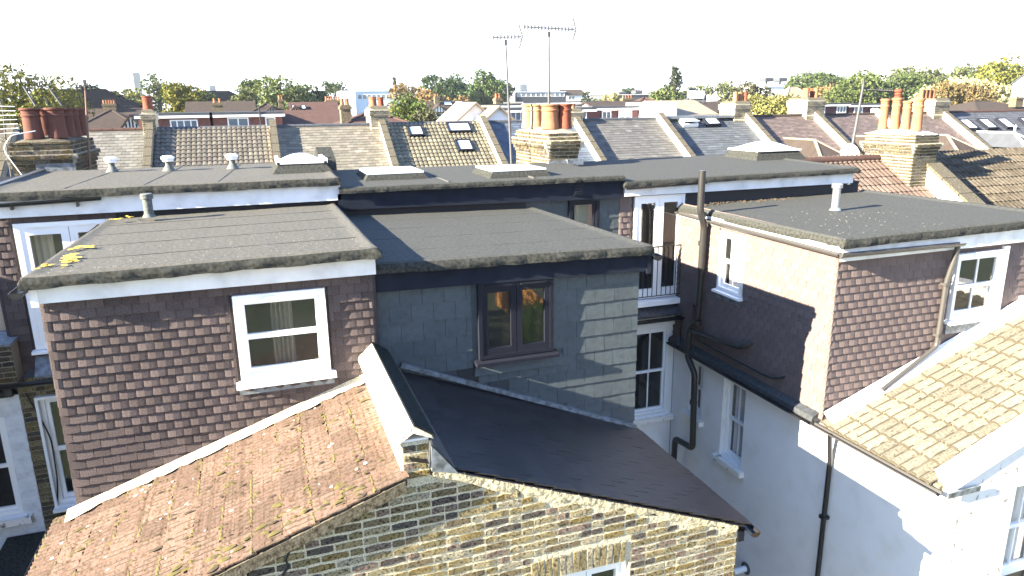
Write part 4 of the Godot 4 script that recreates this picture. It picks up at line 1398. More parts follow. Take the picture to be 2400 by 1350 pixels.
func painted_house() -> void:
	var h := thing("terraced_house", "house with a white painted brick rear wall and sash window at the lower left edge", "house", Vector3(-6.0, -9.6, -11.4))
	var rt := face(Vector3(-5.4, -9.6, -11.44), R)
	var mb := MB.new()
	var hole := [0.85, 3.75, 1.56, 5.3]
	wall(mb, rt, 1.79, 5.62, [hole])
	var w := part(h, "rear_wall", mb, M.paint_brick)
	pieces(w, "brick", bricks_of(0.068, 0.007, 0.002), [M.paint_brick], rows(Transform3D(rt.basis, rt * Vector3(0, 2.4, 0)), 1.8, 3.2, 0.225, 0.077, 6, 1, [[0.83, 1.33, 1.58, 2.95]], null, 0.5, 0.002, true), 290)
	window(h, "window", Transform3D(rt.basis, rt * Vector3(0.85, 3.75, 0)), 0.71, 1.55, M.upvc, {"fw": 0.05, "sw": 0.045, "out": 0.01, "room": "room_dark", "sill": 0.08})
	box_part(h, "stone_sill", M.render_old, -4.65, -3.72, -5.98, -5.88, -11.44, -11.3)
	box_part(h, "wall_top", M.lead_dark, -5.4, -3.66, -3.98, -3.72, -11.5, -11.36)
	var rf := MB.new()
	rf.hexa([Vector3(-8.5, -3.9, -11.2), Vector3(-3.75, -3.9, -11.2), Vector3(-3.75, -1.3, -14.6), Vector3(-8.5, -1.3, -14.6), Vector3(-8.5, -3.72, -11.2), Vector3(-3.75, -3.72, -11.2), Vector3(-3.75, -1.1, -14.6), Vector3(-8.5, -1.1, -14.6)])
	part(h, "roof", rf, M.slate_dark0)
	box_part(h, "rear_extension", M.brick4, -8.6, -5.4, -9.6, -4.2, -11.4, -5.2)
	box_part(h, "extension_dormer", M.tile0, -8.55, -5.42, -4.2, -1.45, -11.4, -7.3)
	box_part(h, "outhouse", M.cap, -3.9, -2.9, -9.6, -6.3, -11.4, -10.2)
	box_part(h, "outhouse_roof", M.felt_edge, -4.1, -2.8, -6.3, -6.2, -11.4, -10.0)

func far_side_houses() -> void: # unconverted roofs right of the near houses
	var s := 0.62
	for q in [[11.26, 15.7, "pan_tile", "house with a brown roll-tiled roof and red ridge tiles, behind the right flat roof", true], [16.1, 22.5, "pan_grey", "house with a grey-brown roll-tiled roof at the right edge, beyond the white parapet", false]]:
		var h := thing("terraced_house", q[3], "house", Vector3((q[0] + q[1]) / 2, -9.6, -14.0))
		var y1 := -1.5
		var zr := -14.5
		var run := 3.6
		var rb := MB.new()
		rb.hexa([Vector3(q[0], y1 - s * run - 0.3, zr + run), Vector3(q[1], y1 - s * run - 0.3, zr + run), Vector3(q[1], y1 - 0.3, zr), Vector3(q[0], y1 - 0.3, zr), Vector3(q[0], y1 - s * run, zr + run), Vector3(q[1], y1 - s * run, zr + run), Vector3(q[1], y1, zr), Vector3(q[0], y1, zr)])
		rb.hexa([Vector3(q[0], y1 - s * run - 0.3, zr - run), Vector3(q[1], y1 - s * run - 0.3, zr - run), Vector3(q[1], y1 - 0.3, zr), Vector3(q[0], y1 - 0.3, zr), Vector3(q[0], y1 - s * run, zr - run), Vector3(q[1], y1 - s * run, zr - run), Vector3(q[1], y1, zr), Vector3(q[0], y1, zr)])
		var r := part(h, "roof", rb, M[q[2] + "0"])
		var L := sqrt(1 + s * s)
		var t := Transform3D(Basis(R, Vector3(0, s, -1).normalized(), Vector3(0, 1, s).normalized()), Vector3(q[0], y1 - s * run * 0.62, zr + run * 0.62))
		var rp := []
		for k in 4:
			rp.append(ribbed_piece(0.32, 2, 0.03, 0.016, 4))
		pieces(r, "roof_tile", rp, set_of(q[2]), rows(t, q[1] - q[0], run * 0.62 * L, 0.3, 0.31, 4, 4, [], null, 0.0, 0.002))
		if q[4]:
			for k in 10:
				var rm := MB.new()
				rm.tube([Vector3(q[0] + k * 0.44, y1 + 0.02, zr), Vector3(q[0] + k * 0.44 + 0.43, y1 + 0.02, zr)], 0.11, 10)
				part(h, "ridge_tile", rm, M.f_red_roof)
		box_part(h, "rear_wall", M.render, q[0], q[1], -9.6, y1 - s * run - 0.05, zr + run - 0.4, zr + run - 0.15)
	var p := MB.new()
	p.prism([Vector2(-14.7, -1.6), Vector2(-14.7, -1.26), Vector2(-13.9, -1.3), Vector2(-10.9, -3.25), Vector2(-10.9, -3.9)], Transform3D(Basis(Vector3(0, 0, 1), Vector3.UP, Vector3(-1, 0, 0)), Vector3.ZERO), -16.08, -15.72)
	var pw := whole("parapet_wall", "white rendered party parapet stepping down between two roll-tiled roofs on the right", "wall", p, M.render)
	for k in 6:
		var cs := MB.new()
		var a := Vector3(15.9, -1.26, -13.95).lerp(Vector3(15.9, -3.2, -10.95), k / 6.0)
		var b := Vector3(15.9, -1.26, -13.95).lerp(Vector3(15.9, -3.2, -10.95), (k + 0.97) / 6.0)
		cs.bar(a, b, 0.46, 0.08)
		part(pw, "coping_stone", cs, M.cap)

func pot(parent: Node, at: Vector3, r: float, h: float, mat: Material, holes := false) -> void:
	var m := MB.new()
	m.lathe(at, [[r * 1.06, 0], [r * 1.04, h * 0.08], [r * 0.96, h * 0.3], [r * 0.92, h * 0.72], [r * 1.02, h * 0.725], [r * 1.03, h * 0.77], [r * 0.95, h * 0.79], [r * 0.95, h * 0.9], [r * 1.1, h * 0.93], [r * 1.12, h * 0.98], [r * 1.04, h], [r * 0.86, h], [r * 0.8, h * 0.6], [0, h * 0.6]], 18)
	var p := part(parent, "chimney_pot", m, mat)
	if holes:
		for k in 10:
			var a := TAU * k / 10
			var hm := MB.new()
			hm.tube([at + Vector3(cos(a) * r * 0.9, h * 0.86, sin(a) * r * 0.9), at + Vector3(cos(a) * r * 1.0, h * 0.86, sin(a) * r * 1.0)], r * 0.1, 6)
			part(p, "vent_hole", hm, M.dark)

# brick stack with oversailing courses; faces: f l r
func stack(label: String, x0: float, x1: float, zf: float, zb: float, y0: float, yt: float, mats: Array, core: Material, capm: Material, group := "", steps := [0.0, 0.05, 0.05, 0.02]) -> Node3D:
	var o := thing("chimney_stack", label, "chimney", Vector3((x0 + x1) / 2, y0, (zf + zb) / 2), group)
	var cnt := int((yt - y0) / 0.077)
	var cs := []
	for j in cnt:
		var k: int = j - (cnt - steps.size())
		cs.append(steps[k] if k >= 0 else 0.0)
	var cm := MB.new()
	for j in cnt:
		var e: float = cs[j] - 0.006
		cm.bx(x0 - e, x1 + e, y0 + j * 0.077, y0 + (j + 1) * 0.077 - 0.0005, zb - e, zf + e)
	var sh := part(o, "shaft", cm, core)
	var W := x1 - x0
	var D := absf(zf - zb)
	var bp := bricks_of(0.06, 0.012, 0.005)
	var list := rows(face(Vector3(x0, y0, zf), R), W, yt - y0 - 0.01, 0.228, 0.077, 6, mats.size(), [], null, 0.5, 0.002, false, cs)
	if x0 > 0:
		list += rows(face(Vector3(x0, y0, zb), Vector3(0, 0, 1)), D, yt - y0 - 0.01, 0.228, 0.077, 6, mats.size(), [], null, 0.5, 0.002, false, cs)
	else:
		list += rows(face(Vector3(x1, y0, zf), Vector3(0, 0, -1)), D, yt - y0 - 0.01, 0.228, 0.077, 6, mats.size(), [], null, 0.5, 0.002, false, cs)
	pieces(sh, "brick", bp, mats, list)
	var mb := MB.new()
	var P := []
	for i in 9:
		var row := []
		for j in 9:
			var u := i / 4.0 - 1.0
			var w := j / 4.0 - 1.0
			var hh := 0.11 * (1 - u ** 4) * (1 - w ** 4) + rng.randf_range(-0.008, 0.008)
			row.append(Vector3((x0 + x1) / 2 + u * (W / 2 + 0.02), yt - 0.02 + hh, (zf + zb) / 2 + w * (D / 2 + 0.02)))
		P.append(row)
	mb.grid(P)
	part(o, "mortar_cap", mb, capm)
	return o

func near_chimneys() -> void:
	var sooty := [M.sooty0, M.sooty1, M.sooty2, M.sooty3, M.brick4, M.sooty6, M.sooty7]
	var a := stack("broad sooty brick chimney stack with six red clay pots at the upper left", -4.02, -3.08, -14.55, -16.4, -2.2, -0.54, sooty, M.mortar_grey, M.cap, "", [0.0, 0.03, 0.06, 0.09, 0.02, 0.0])
	for q in [[-3.7, -14.9, 0.15, 0.53], [-3.34, -14.95, 0.15, 0.53], [-3.68, -15.7, 0.13, 0.52], [-3.28, -15.4, 0.13, 0.52], [-3.26, -15.8, 0.125, 0.52], [-3.22, -16.15, 0.125, 0.52]]:
		pot(a, Vector3(q[0], -0.48, q[1]), q[2], q[3], M.pot)
	box_part(a, "lead_apron", M.lead, -3.66, -3.06, -1.06, -0.84, -14.55, -14.5)
	var wi := MB.new()
	wi.tube(bent([Vector3(-3.62, -0.34, -14.7), Vector3(-3.95, -0.4, -14.5), Vector3(-4.08, -0.62, -14.46), Vector3(-4.0, -0.8, -14.44), Vector3(-3.86, -1.08, -14.42)], 0.08), 0.008, 5)
	part(a, "cable", wi, M.upvc)
	for q in [[Vector3(-3.62, 0.08, -15.0), Vector3(-3.78, 0.42, -15.1), "mast"], [Vector3(-3.5, 0.08, -15.3), Vector3(-3.54, 0.24, -15.3), "mast"], [Vector3(-3.28, 0.08, -15.3), Vector3(-3.45, 0.38, -15.4), "grey_pipe"]]:
		var sm := MB.new()
		sm.bar(q[0], q[1], 0.035, 0.012)
		part(a, "old_aerial_blade", sm, M[q[2]])
	var b := stack("buff brick chimney stack with tan and red clay pots in the middle of the row", 5.74, 6.42, -14.0, -16.0, -2.2, -0.58, [M.sooty2, M.brick4, M.sooty6, M.sooty2, M.sooty3, M.brick3], M.mortar, M.mortar_grey, "", [0.02, 0.05, 0.1, 0.12, 0.02, 0.0])
	for q in [[5.9, -15.6, 0.15, "pot_tan"], [5.92, -15.15, 0.15, "pot_tan"], [5.96, -14.45, 0.19, "pot_buff"], [6.22, -14.95, 0.13, "pot_buff"], [6.28, -14.4, 0.15, "pot_red"], [6.24, -15.5, 0.14, "pot_red"]]:
		pot(b, Vector3(q[0], -0.52, q[1]), q[2], 0.52, M[q[3]])
	box_part(b, "lead_apron", M.lead, 5.72, 6.12, -1.32, -1.16, -14.01, -13.94)
	box_part(b, "lead_step", M.lead, 6.13, 6.5, -1.26, -1.14, -14.2, -13.9)
	var c := stack("pale stock brick chimney stack with four slim terracotta pots on the right", 15.2, 15.98, -13.45, -15.0, -2.6, -0.84, [M.sooty2, M.brick4, M.sooty6, M.sooty2, M.sooty7], M.mortar, M.render_old, "", [0.0, 0.03, 0.06, 0.09, 0.0, 0.0])
	for q in [[-14.75, 0.11, 0.62], [-14.38, 0.115, 0.64], [-14.05, 0.11, 0.56], [-13.72, 0.12, 0.62]]:
		pot(c, Vector3(15.5, -0.76, q[0]), q[1], q[2] + 0.16, M.pot_buff, true)
	var t := MB.new()
	t.lathe(Vector3(15.5, 0.04, -14.38), [[0.08, 0], [0.09, 0.05], [0.06, 0.06], [0.09, 0.08], [0.09, 0.12], [0.06, 0.13], [0.1, 0.15], [0.1, 0.2], [0, 0.22]], 14)
	part(c, "pot_cowl", t, M.pot_red)

func aerial(called: String, label: String, base: Vector3, top: Vector3, mr: float, mat: Material, boom: Array, count: int, el: float, refl := true) -> void:
	var o := thing(called, label, "aerial", base)
	var m := MB.new()
	m.tube([base, base.lerp(top, 0.5), top], mr, 8, mr * 0.55)
	part(o, "mast", m, mat)
	var b := MB.new()
	b.bar(boom[0], boom[1], 0.022, 0.022)
	var bo := part(o, "boom", b, M.aerial)
	var d: Vector3 = (boom[1] - boom[0])
	var n := d.normalized()
	var cr := n.cross(Vector3.UP).normalized()
	for k in count:
		var p: Vector3 = boom[0] + d * (k + 0.3) / count
		var e := MB.new()
		e.bar(p - n * 0.02 + Vector3.UP * 0.045, p + n * 0.012, 0.022, 0.022, cr)
		e.bar(p - n * 0.02 - Vector3.UP * 0.045, p + n * 0.012, 0.022, 0.022, cr)
		e.bar(p - cr * el, p + cr * el, 0.012, 0.012)
		part(bo, "element", e, M.aerial)
	if refl:
		for s in [1.0, -1.0]:
			var rm := MB.new()
			var p: Vector3 = boom[1] + n * 0.03
			for k in 4:
				var yy: float = s * (0.03 + k * 0.055)
				rm.bar(p - cr * 0.2 + Vector3.UP * yy - n * absf(yy) * 0.3, p + cr * 0.2 + Vector3.UP * yy - n * absf(yy) * 0.3, 0.014, 0.014)
			rm.bar(p, p + Vector3.UP * s * 0.24 - n * 0.07, 0.02, 0.02, cr)
			part(o, "reflector", rm, M.aerial)
	var cl := MB.new()
	cl.bar(top - Vector3.UP * 0.06, top + Vector3.UP * 0.05, 0.05, 0.04, Vector3(0, 0, 1))
	part(o, "clamp", cl, M.aerial)

func roof_things() -> void:
	vent_pipe("roof_vent", "grey capped vent pipe standing on the left tile-hung dormer's flat roof", Vector3(-1.49, -1.43, -10.8), 0.32, 0.06, M.vent_grey)
	vent_pipe("roof_vent", "pale metal vent pipe standing on the right flat roof above the white wall", Vector3(9.2, -1.82, -9.56), 0.45, 0.065, M.steel)
	for q in [[-2.37, -13.8, "first white mushroom vent from the left chimney, on the left flat roof"], [-1.47, -13.6, "middle one of three white mushroom vents on the left flat roof"], [-0.44, -13.5, "white mushroom vent nearest the white dome light on the left flat roof"]]:
		var at := Vector3(q[0], -1.03, q[1])
		var t := thing("roof_vent", q[2], "roof vent", at, "white mushroom vents")
		var a := MB.new()
		a.lathe(at, [[0.11, 0], [0.06, 0.08], [0.05, 0.1], [0.05, 0.19]], 14)
		part(t, "pipe", a, M.vent_grey)
		var c := MB.new()
		c.lathe(at, [[0.05, 0.16], [0.085, 0.16], [0.09, 0.18], [0.08, 0.19], [0.105, 0.2], [0.11, 0.235], [0.07, 0.26], [0, 0.265]], 16)
		part(t, "cap", c, M.dome)
	# dome light of the left house
	var at := Vector3(0.7, -1.05, -12.8)
	var t := thing("dome_light", "white domed rooflight on a felt kerb at the right end of the left flat roof", "rooflight", at)
	var k := MB.new()
	k.hexa([Vector3(0.18, -1.06, -13.45), Vector3(1.16, -1.06, -13.45), Vector3(1.16, -1.06, -12.2), Vector3(0.18, -1.06, -12.2), Vector3(0.3, -0.9, -13.3), Vector3(1.04, -0.9, -13.3), Vector3(1.04, -0.9, -12.36), Vector3(0.3, -0.9, -12.36)])
	part(t, "kerb", k, M.felt_edge)
	var P := []
	for i in 11:
		var row := []
		for j in 11:
			var u := i / 5.0 - 1.0
			var w := j / 5.0 - 1.0
			row.append(Vector3(0.67 + u * 0.36, -0.885 + 0.13 * (1 - u * u) * (1 - w * w) ** 0.8, -12.83 + w * 0.46))
		P.append(row)
	var d := MB.new()
	d.grid(P)
	part(t, "dome", d, M.dome)
	var f := MB.new()
	f.bx(0.27, 1.07, -0.9, -0.87, -13.33, -12.33)
	part(t, "frame", f, M.dome)
	for z in [-12.36, -12.8, -13.3]:
		for x in [0.29, 1.05]:
			box_part(t, "catch", M.dome, x - 0.03, x + 0.03, -0.9, -0.82, z - 0.03, z + 0.03)
	aerial("tv_aerial", "tall tv aerial on a thin pole left of the middle chimney", Vector3(5.28, -1.6, -15.0), Vector3(5.17, 1.28, -15.0), 0.034, M.mast, [Vector3(4.9, 1.375, -15.05), Vector3(5.5, 1.39, -14.95)], 8, 0.07)
	aerial("tv_aerial", "tallest tv aerial with a long toothed boom, rising from the middle chimney's pots", Vector3(6.16, -0.4, -15.0), Vector3(6.16, 1.46, -15.0), 0.034, M.mast, [Vector3(5.6, 1.6, -15.05), Vector3(6.74, 1.56, -14.95)], 15, 0.07)
	aerial("tv_aerial", "rusty mast with a small aerial beside the left chimney", Vector3(-2.98, -1.3, -15.1), Vector3(-2.82, 0.48, -15.1), 0.025, M.mast_rust, [Vector3(-2.98, 0.4, -15.1), Vector3(-2.68, 0.4, -15.1)], 4, 0.12, false)
	aerial("tv_aerial", "white mast with a sideways aerial beside the right chimney", Vector3(14.85, -1.7, -15.1), Vector3(15.06, 0.45, -15.1), 0.045, M.mast, [Vector3(15.15, 0.26, -15.1), Vector3(16.25, 0.23, -15.3)], 10, 0.1, false)
	var ga := thing("tv_aerial", "white ladder-like aerial at the left edge beside the broad chimney", "aerial", Vector3(-4.3, -1.2, -15.4))
	var gm := MB.new()
	gm.tube(bent([Vector3(-4.35, 0.5, -15.4), Vector3(-4.22, 0.12, -15.4), Vector3(-4.28, -0.5, -15.4), Vector3(-4.3, -1.2, -15.4)], 0.2), 0.014, 6)
	part(ga, "mast", gm, M.aerial)
	for kk in 7:
		var rm2 := MB.new()
		rm2.bar(Vector3(-4.7, 0.1 - kk * 0.085, -15.4), Vector3(-4.02, 0.08 - kk * 0.075, -15.3), 0.011, 0.01)
		part(ga, "element", rm2, M.upvc)
	var br := thing("satellite_dish", "white satellite dish beside the right chimney", "satellite dish", Vector3(14.75, -1.6, -15.1))
	var dm := MB.new()
	var ctr := Vector3(14.72, -1.4, -15.0)
	var nn := Vector3(-0.45, 0.35, 0.8).normalized()
	var sx := nn.cross(Vector3.UP).normalized()
	var sy := sx.cross(nn)
	for i in 4:
		for j in 16:
			var q := []
			for e in [[i, j], [i + 1, j], [i + 1, j + 1], [i, j + 1]]:
				var rr: float = e[0] / 4.0
				var an: float = TAU * e[1] / 16
				q.append(ctr + (sx * cos(an) * 0.24 + sy * sin(an) * 0.28) * rr + nn * 0.06 * rr * rr)
			dm.quad(q[0], q[1], q[2], q[3], nn)
	part(br, "dish", dm, M.dome)
	var am := MB.new()
	am.bar(ctr - sy * 0.25, ctr + nn * 0.32 - sy * 0.1, 0.03, 0.02)
	am.bar(ctr - nn * 0.02, ctr - nn * 0.15 - Vector3.UP * 0.1, 0.04, 0.04)
	am.bar(ctr - nn * 0.15 - Vector3.UP * 0.1, Vector3(15.0, -1.5, -15.1), 0.04, 0.04)
	part(br, "arm", am, M.steel)


# ------------------------------------------------------------------ across the street
func rooflight(parent: Node, t: Transform3D, x0: float, y0: float, x1: float, y1: float, open_up := false) -> void:
	var m := MB.new()
	m.frame(t, x0, y0, x1, y1, 0.09, 0.0, 0.2)
	var o := part(parent, "rooflight", m, M.frame_grey if not open_up else M.f_white)
	var p := MB.new()
	if open_up:
		p.hexa([t * Vector3(x0, y0, 0.35), t * Vector3(x1, y0, 0.35), t * Vector3(x1, y0, 0.39), t * Vector3(x0, y0, 0.39), t * Vector3(x0, y1, 0.08), t * Vector3(x1, y1, 0.08), t * Vector3(x1, y1, 0.12), t * Vector3(x0, y1, 0.12)])
	else:
		p.ob(t, x0 + 0.08, x1 - 0.08, y0 + 0.08, y1 - 0.08, 0.14, 0.17)
	part(o, "pane", p, M.sky_glass)

func far_stack(label: String, x0: float, x1: float, z0: float, z1: float, yb: float, yt: float, pots: Array, mat := "", potm := "pot_buff") -> Node3D:
	var o := thing("chimney_stack", label, "chimney", Vector3((x0 + x1) / 2, yb, (z0 + z1) / 2))
	var m := MB.new()
	m.bx(x0, x1, yb, yt - 0.42, z1, z0)
	m.bx(x0 - 0.05, x1 + 0.05, yt - 0.42, yt - 0.16, z1 - 0.05, z0 + 0.05)
	m.bx(x0 + 0.02, x1 - 0.02, yt - 0.16, yt - 0.06, z1 + 0.02, z0 - 0.02)
	m.bx(x0 - 0.03, x1 + 0.03, yt - 1.0, yt - 0.94, z1 - 0.03, z0 + 0.03)
	var sh := part(o, "shaft", m, M.mortar)
	if absf(z0) < 40.0:
		var xf := []
		var tint := []
		for q in [rows(face(Vector3(x0, yb, z0), R), x1 - x0, yt - yb - 0.45, 0.228, 0.08, 1, 1, [], null, 0.5, 0.003), rows(face(Vector3(x0, yb, z1), Vector3(0, 0, 1)), absf(z0 - z1), yt - yb - 0.45, 0.228, 0.08, 1, 1, [], null, 0.5, 0.003), rows(face(Vector3(x0 - 0.05, yt - 0.41, z0 + 0.05), R), x1 - x0 + 0.1, 0.24, 0.228, 0.08, 1, 1, [], null, 0.5, 0.003)]:
			for e in q:
				xf.append(e[0])
				var k := rng.randf_range(0.4, 1.05)
				tint.append(Color(0.14 * k, 0.122 * k, 0.09 * k))
		many(sh, "brick_courses", brick_piece(0.066, 0.014, 0.003), M.tinted, xf, tint)
	var c := MB.new()
	c.hexa([Vector3(x0 - 0.02, yt - 0.07, z1 - 0.02), Vector3(x1 + 0.02, yt - 0.07, z1 - 0.02), Vector3(x1 + 0.02, yt - 0.07, z0 + 0.02), Vector3(x0 - 0.02, yt - 0.07, z0 + 0.02), Vector3(x0 + 0.12, yt + 0.03, z1 + 0.12), Vector3(x1 - 0.12, yt + 0.03, z1 + 0.12), Vector3(x1 - 0.12, yt + 0.03, z0 - 0.12), Vector3(x0 + 0.12, yt + 0.03, z0 - 0.12)])
	part(o, "mortar_cap", c, M.cap)
	for q in pots:
		pot(o, Vector3(q[0], yt, q[1]), q[2], q[3], M[potm if q.size() < 5 else q[4]])
	return o

func opposite_terrace() -> void:
	var zr := -34.0
	var yr := -0.83
	var s := 0.63
	var ze := -29.3
	var L := sqrt(1 + s * s)
	var ye := yr - s * (ze - zr)
	var flat := slate_piece(0.2, 0.012, 0.004)
	var roll := ribbed_piece(0.28, 1, 0.075, 0.03, 4)
	var plain := slate_piece(0.11, 0.012, 0.003)
	var H := [
		[-14.0, -9.1, "s", [0.1, 0.094, 0.08], "opposite house at the far left, its pale slate roof mostly behind the big chimney"],
		[-9.1, -4.15, "s", [0.105, 0.1, 0.085], "opposite house with pale slates and red ridge tiles, right of the left chimney"],
		[-4.15, 0.72, "r", [0.095, 0.083, 0.063], "opposite house with a dark grid-like roll-tiled roof, third from the left"],
		[0.72, 5.5, "s", [0.12, 0.108, 0.082], "opposite house with a patchy yellowish slate roof above the white dome light"],
		[5.5, 10.4, "r", [0.13, 0.115, 0.075], "opposite house with a tan roll-tiled roof holding three rooflights"],
		[10.4, 15.3, "s", [0.05, 0.066, 0.09], "opposite house with a blue slate roof behind the middle aerial pole"],
		[15.3, 20.2, "s", [0.075, 0.072, 0.066], "opposite house with a grey slate roof right of the middle chimney"],
		[20.2, 25.6, "s", [0.055, 0.062, 0.068], "opposite house with a smooth dark slate roof and one open rooflight"],
		[25.6, 30.3, "p", [0.09, 0.067, 0.06], "opposite house with a brown plain-tiled roof behind the right dome light"],
		[30.3, 35.1, "p", [0.085, 0.064, 0.058], "opposite house with a brown plain-tiled roof just left of the right chimney"],
		[35.1, 39.9, "p", [0.09, 0.067, 0.06], "opposite house with a brown plain-tiled roof hidden behind the right chimney's pots"],
		[39.9, 52.0, "s", [0.048, 0.052, 0.06], "opposite house at the right edge with a dark slate roof and four rooflights"],
	]
	for i in H.size():
		var q = H[i]
		var h := thing("terraced_house", q[4], "house", Vector3((q[0] + q[1]) / 2, -9.6, -32.0), "houses across the street")
		var x0: float = q[0] + 0.16
		var x1: float = q[1] - 0.16
		var rb := MB.new()
		for d in [[ze, 1.0], [2 * zr - ze, -1.0]]:
			rb.hexa([Vector3(x0, ye - 0.2, d[0]), Vector3(x1, ye - 0.2, d[0]), Vector3(x1, yr - 0.25, zr), Vector3(x0, yr - 0.25, zr), Vector3(x0, ye, d[0]), Vector3(x1, ye, d[0]), Vector3(x1, yr, zr), Vector3(x0, yr, zr)])
		var c: Array = q[3]
		var r := part(h, "roof", rb, M.f_dark_grey)
		var t := Transform3D(Basis(R, Vector3(0, s, -1).normalized(), Vector3(0, 1, s).normalized()), Vector3(x0, ye, ze))
		var spec: Array = {"s": [0.3, 0.2, flat], "r": [0.2, 0.28, roll], "p": [0.24, 0.13, plain]}[q[2]]
		var list := rows(t, x1 - x0, (ze - zr) * L, spec[0], spec[1], 1, 1, [], null, 0.5 if q[2] != "r" else 0.0, 0.004)
		var xf := []
		var tint := []
		for e in list:
			xf.append(e[0])
			var k := rng.randf_range(0.72, 1.25)
			if rng.randf() < 0.06:
				k *= 1.35
			tint.append(Color(c[0] * k, c[1] * k, c[2] * k))
		many(r, "roof_covering", spec[2], M.tinted, xf, tint)
		for k in 11:
			var rm := MB.new()
			var xa := lerpf(x0, x1, k / 11.0)
			rm.tube([Vector3(xa, yr + 0.0, zr), Vector3(xa + (x1 - x0) / 11.0 - 0.015, yr + 0.0, zr)], 0.1, 8)
			part(h, "ridge_tile", rm, M.f_red_roof if i in [0, 1, 11] else (M.f_brown_roof if i in [8, 9, 10] else M.f_grey))
		var pp := MB.new()
		pp.prism([Vector2(zr - 0.3, yr - 0.5), Vector2(zr - 0.3, yr + 0.3), Vector2(zr + 0.25, yr + 0.3), Vector2(ze + 0.2, ye + 0.32), Vector2(ze + 0.2, ye - 0.6)], Transform3D(Basis(Vector3(0, 0, 1), Vector3.UP, Vector3(-1, 0, 0)), Vector3.ZERO), -q[0] - 0.13, -q[0] + 0.13)
		var pw := part(h, "party_parapet", pp, M.parapet if i < 3 else M.render_old)
		for k in 9:
			var cs := MB.new()
			cs.bar(Vector3(q[0], yr + 0.32, zr + 0.25).lerp(Vector3(q[0], ye + 0.34, ze + 0.2), k / 9.0), Vector3(q[0], yr + 0.32, zr + 0.25).lerp(Vector3(q[0], ye + 0.34, ze + 0.2), (k + 0.94) / 9.0), 0.29, 0.05)
			part(pw, "coping_stone", cs, M.cap)
		box_part(h, "front_wall", M.f_brick, q[0], q[1], -9.6, ye - 0.1, zr - 4.0, ze - 0.25)
		var W := func(wx: float, wy: float) -> Vector2: return Vector2(wx - x0, (wy - ye) / s * L)
		if i == 4:
			for e in [[6.65, 7.35, -1.46, -1.04], [8.55, 9.7, -1.34, -0.93], [8.65, 9.4, -2.14, -1.68]]:
				var a: Vector2 = W.call(e[0], e[2])
				var b: Vector2 = W.call(e[1], e[3])
				rooflight(h, t, a.x, a.y, b.x, b.y)
			for e in [7.0, 7.9, 8.8]:
				var vm := MB.new()
				vm.ob(t, e - x0 - 0.1, e - x0 + 0.1, 1.1, 1.28, 0.0, 0.1)
				part(h, "roof_vent", vm, M.f_red_tile)
		if i == 7:
			var a: Vector2 = W.call(21.3, -1.3)
			var b: Vector2 = W.call(22.2, -0.9)
			rooflight(h, t, a.x, a.y, b.x, b.y, true)
			a = W.call(22.75, -1.32)
			b = W.call(23.65, -0.9)
			rooflight(h, t, a.x, a.y, b.x, b.y)
			box_part(h, "lead_ridge", M.lead, 20.4, 25.3, yr - 0.02, yr + 0.12, zr - 0.4, zr + 0.4)
		if i == 11:
			for e in [39.4, 41.0, 42.6, 44.6]:
				var a: Vector2 = W.call(e + 1.2, -1.92)
				rooflight(h, t, a.x, a.y, a.x + 0.85, a.y + 1.05)
		for e in ([[27.0, 0]] if i == 8 else ([[31.8, 0]] if i == 9 else ([[36.1, 0]] if i == 10 else ([[41.3, 1]] if i == 11 else [])))):
			var bx: float = e[0]
			var za := -29.9
			var ya := -1.95
			var A := Vector3(bx, ya, za)
			var B := Vector3(bx, ya, zr + 1.5)
			var l0 := Vector3(bx - 0.85, -2.75, -28.4)
			var r0 := Vector3(bx + 0.85, -2.75, -28.4)
			var bm := MB.new()
			bm.quad(l0, A, B, Vector3(bx - 0.85, -2.75, -31.0), Vector3(-1, 1, 0))
			bm.quad(r0, A, B, Vector3(bx + 0.85, -2.75, -31.0), Vector3(1, 1, 0))
			bm.face3(l0, r0, A, Vector3(0, 1, 1))
			var br := part(h, "bay_roof", bm, M.f_grey if e[1] else M.f_brown_roof)
			var hm := MB.new()
			hm.bar(l0, A, 0.12, 0.08)
			hm.bar(r0, A, 0.12, 0.08)
			hm.bar(A, B, 0.12, 0.08)
			part(br, "hip_capping", hm, M.f_white if e[1] else M.f_pale_roof)
			if e[1]:
				var fm := MB.new()
				fm.lathe(A, [[0.06, -0.1], [0.05, 0.25], [0.1, 0.33], [0.0, 0.45]], 8)
				part(br, "finial", fm, M.f_white)
			box_part(h, "bay_window", M.f_white, bx - 1.1, bx + 1.1, -9.6, -2.97, -31.0, -28.55)
	far_stack("narrow brick chimney stack with a single dark pot between the first two opposite roofs", -4.42, -3.92, -33.7, -34.6, -1.6, -0.02, [[-4.17, -34.1, 0.2, 0.56]], "", "pot_red")
	far_stack("tall sooty brick chimney stack with red pots beside the tan roof with rooflights", 5.0, 5.82, -33.6, -35.0, -1.9, 0.0, [[5.2, -34.0, 0.18, 0.42], [5.55, -33.9, 0.14, 0.4, "pot_red"], [5.65, -34.5, 0.14, 0.4, "pot_red"]])
	far_stack("sooty brick chimney stack with one pot, directly right of the middle chimney's pots", 14.95, 15.65, -33.6, -34.8, -1.9, -0.26, [[15.3, -34.1, 0.13, 0.28]])
	far_stack("pale chimney stack with a tight row of pots beside the open rooflight", 24.75, 25.75, -33.6, -35.0, -1.9, 0.0, [[24.95, -33.9, 0.12, 0.5, "pot_tan"], [25.15, -34.2, 0.12, 0.5, "pot_tan"], [25.35, -34.0, 0.12, 0.5], [25.55, -34.3, 0.12, 0.5], [25.6, -33.9, 0.12, 0.5, "pot_red"]])
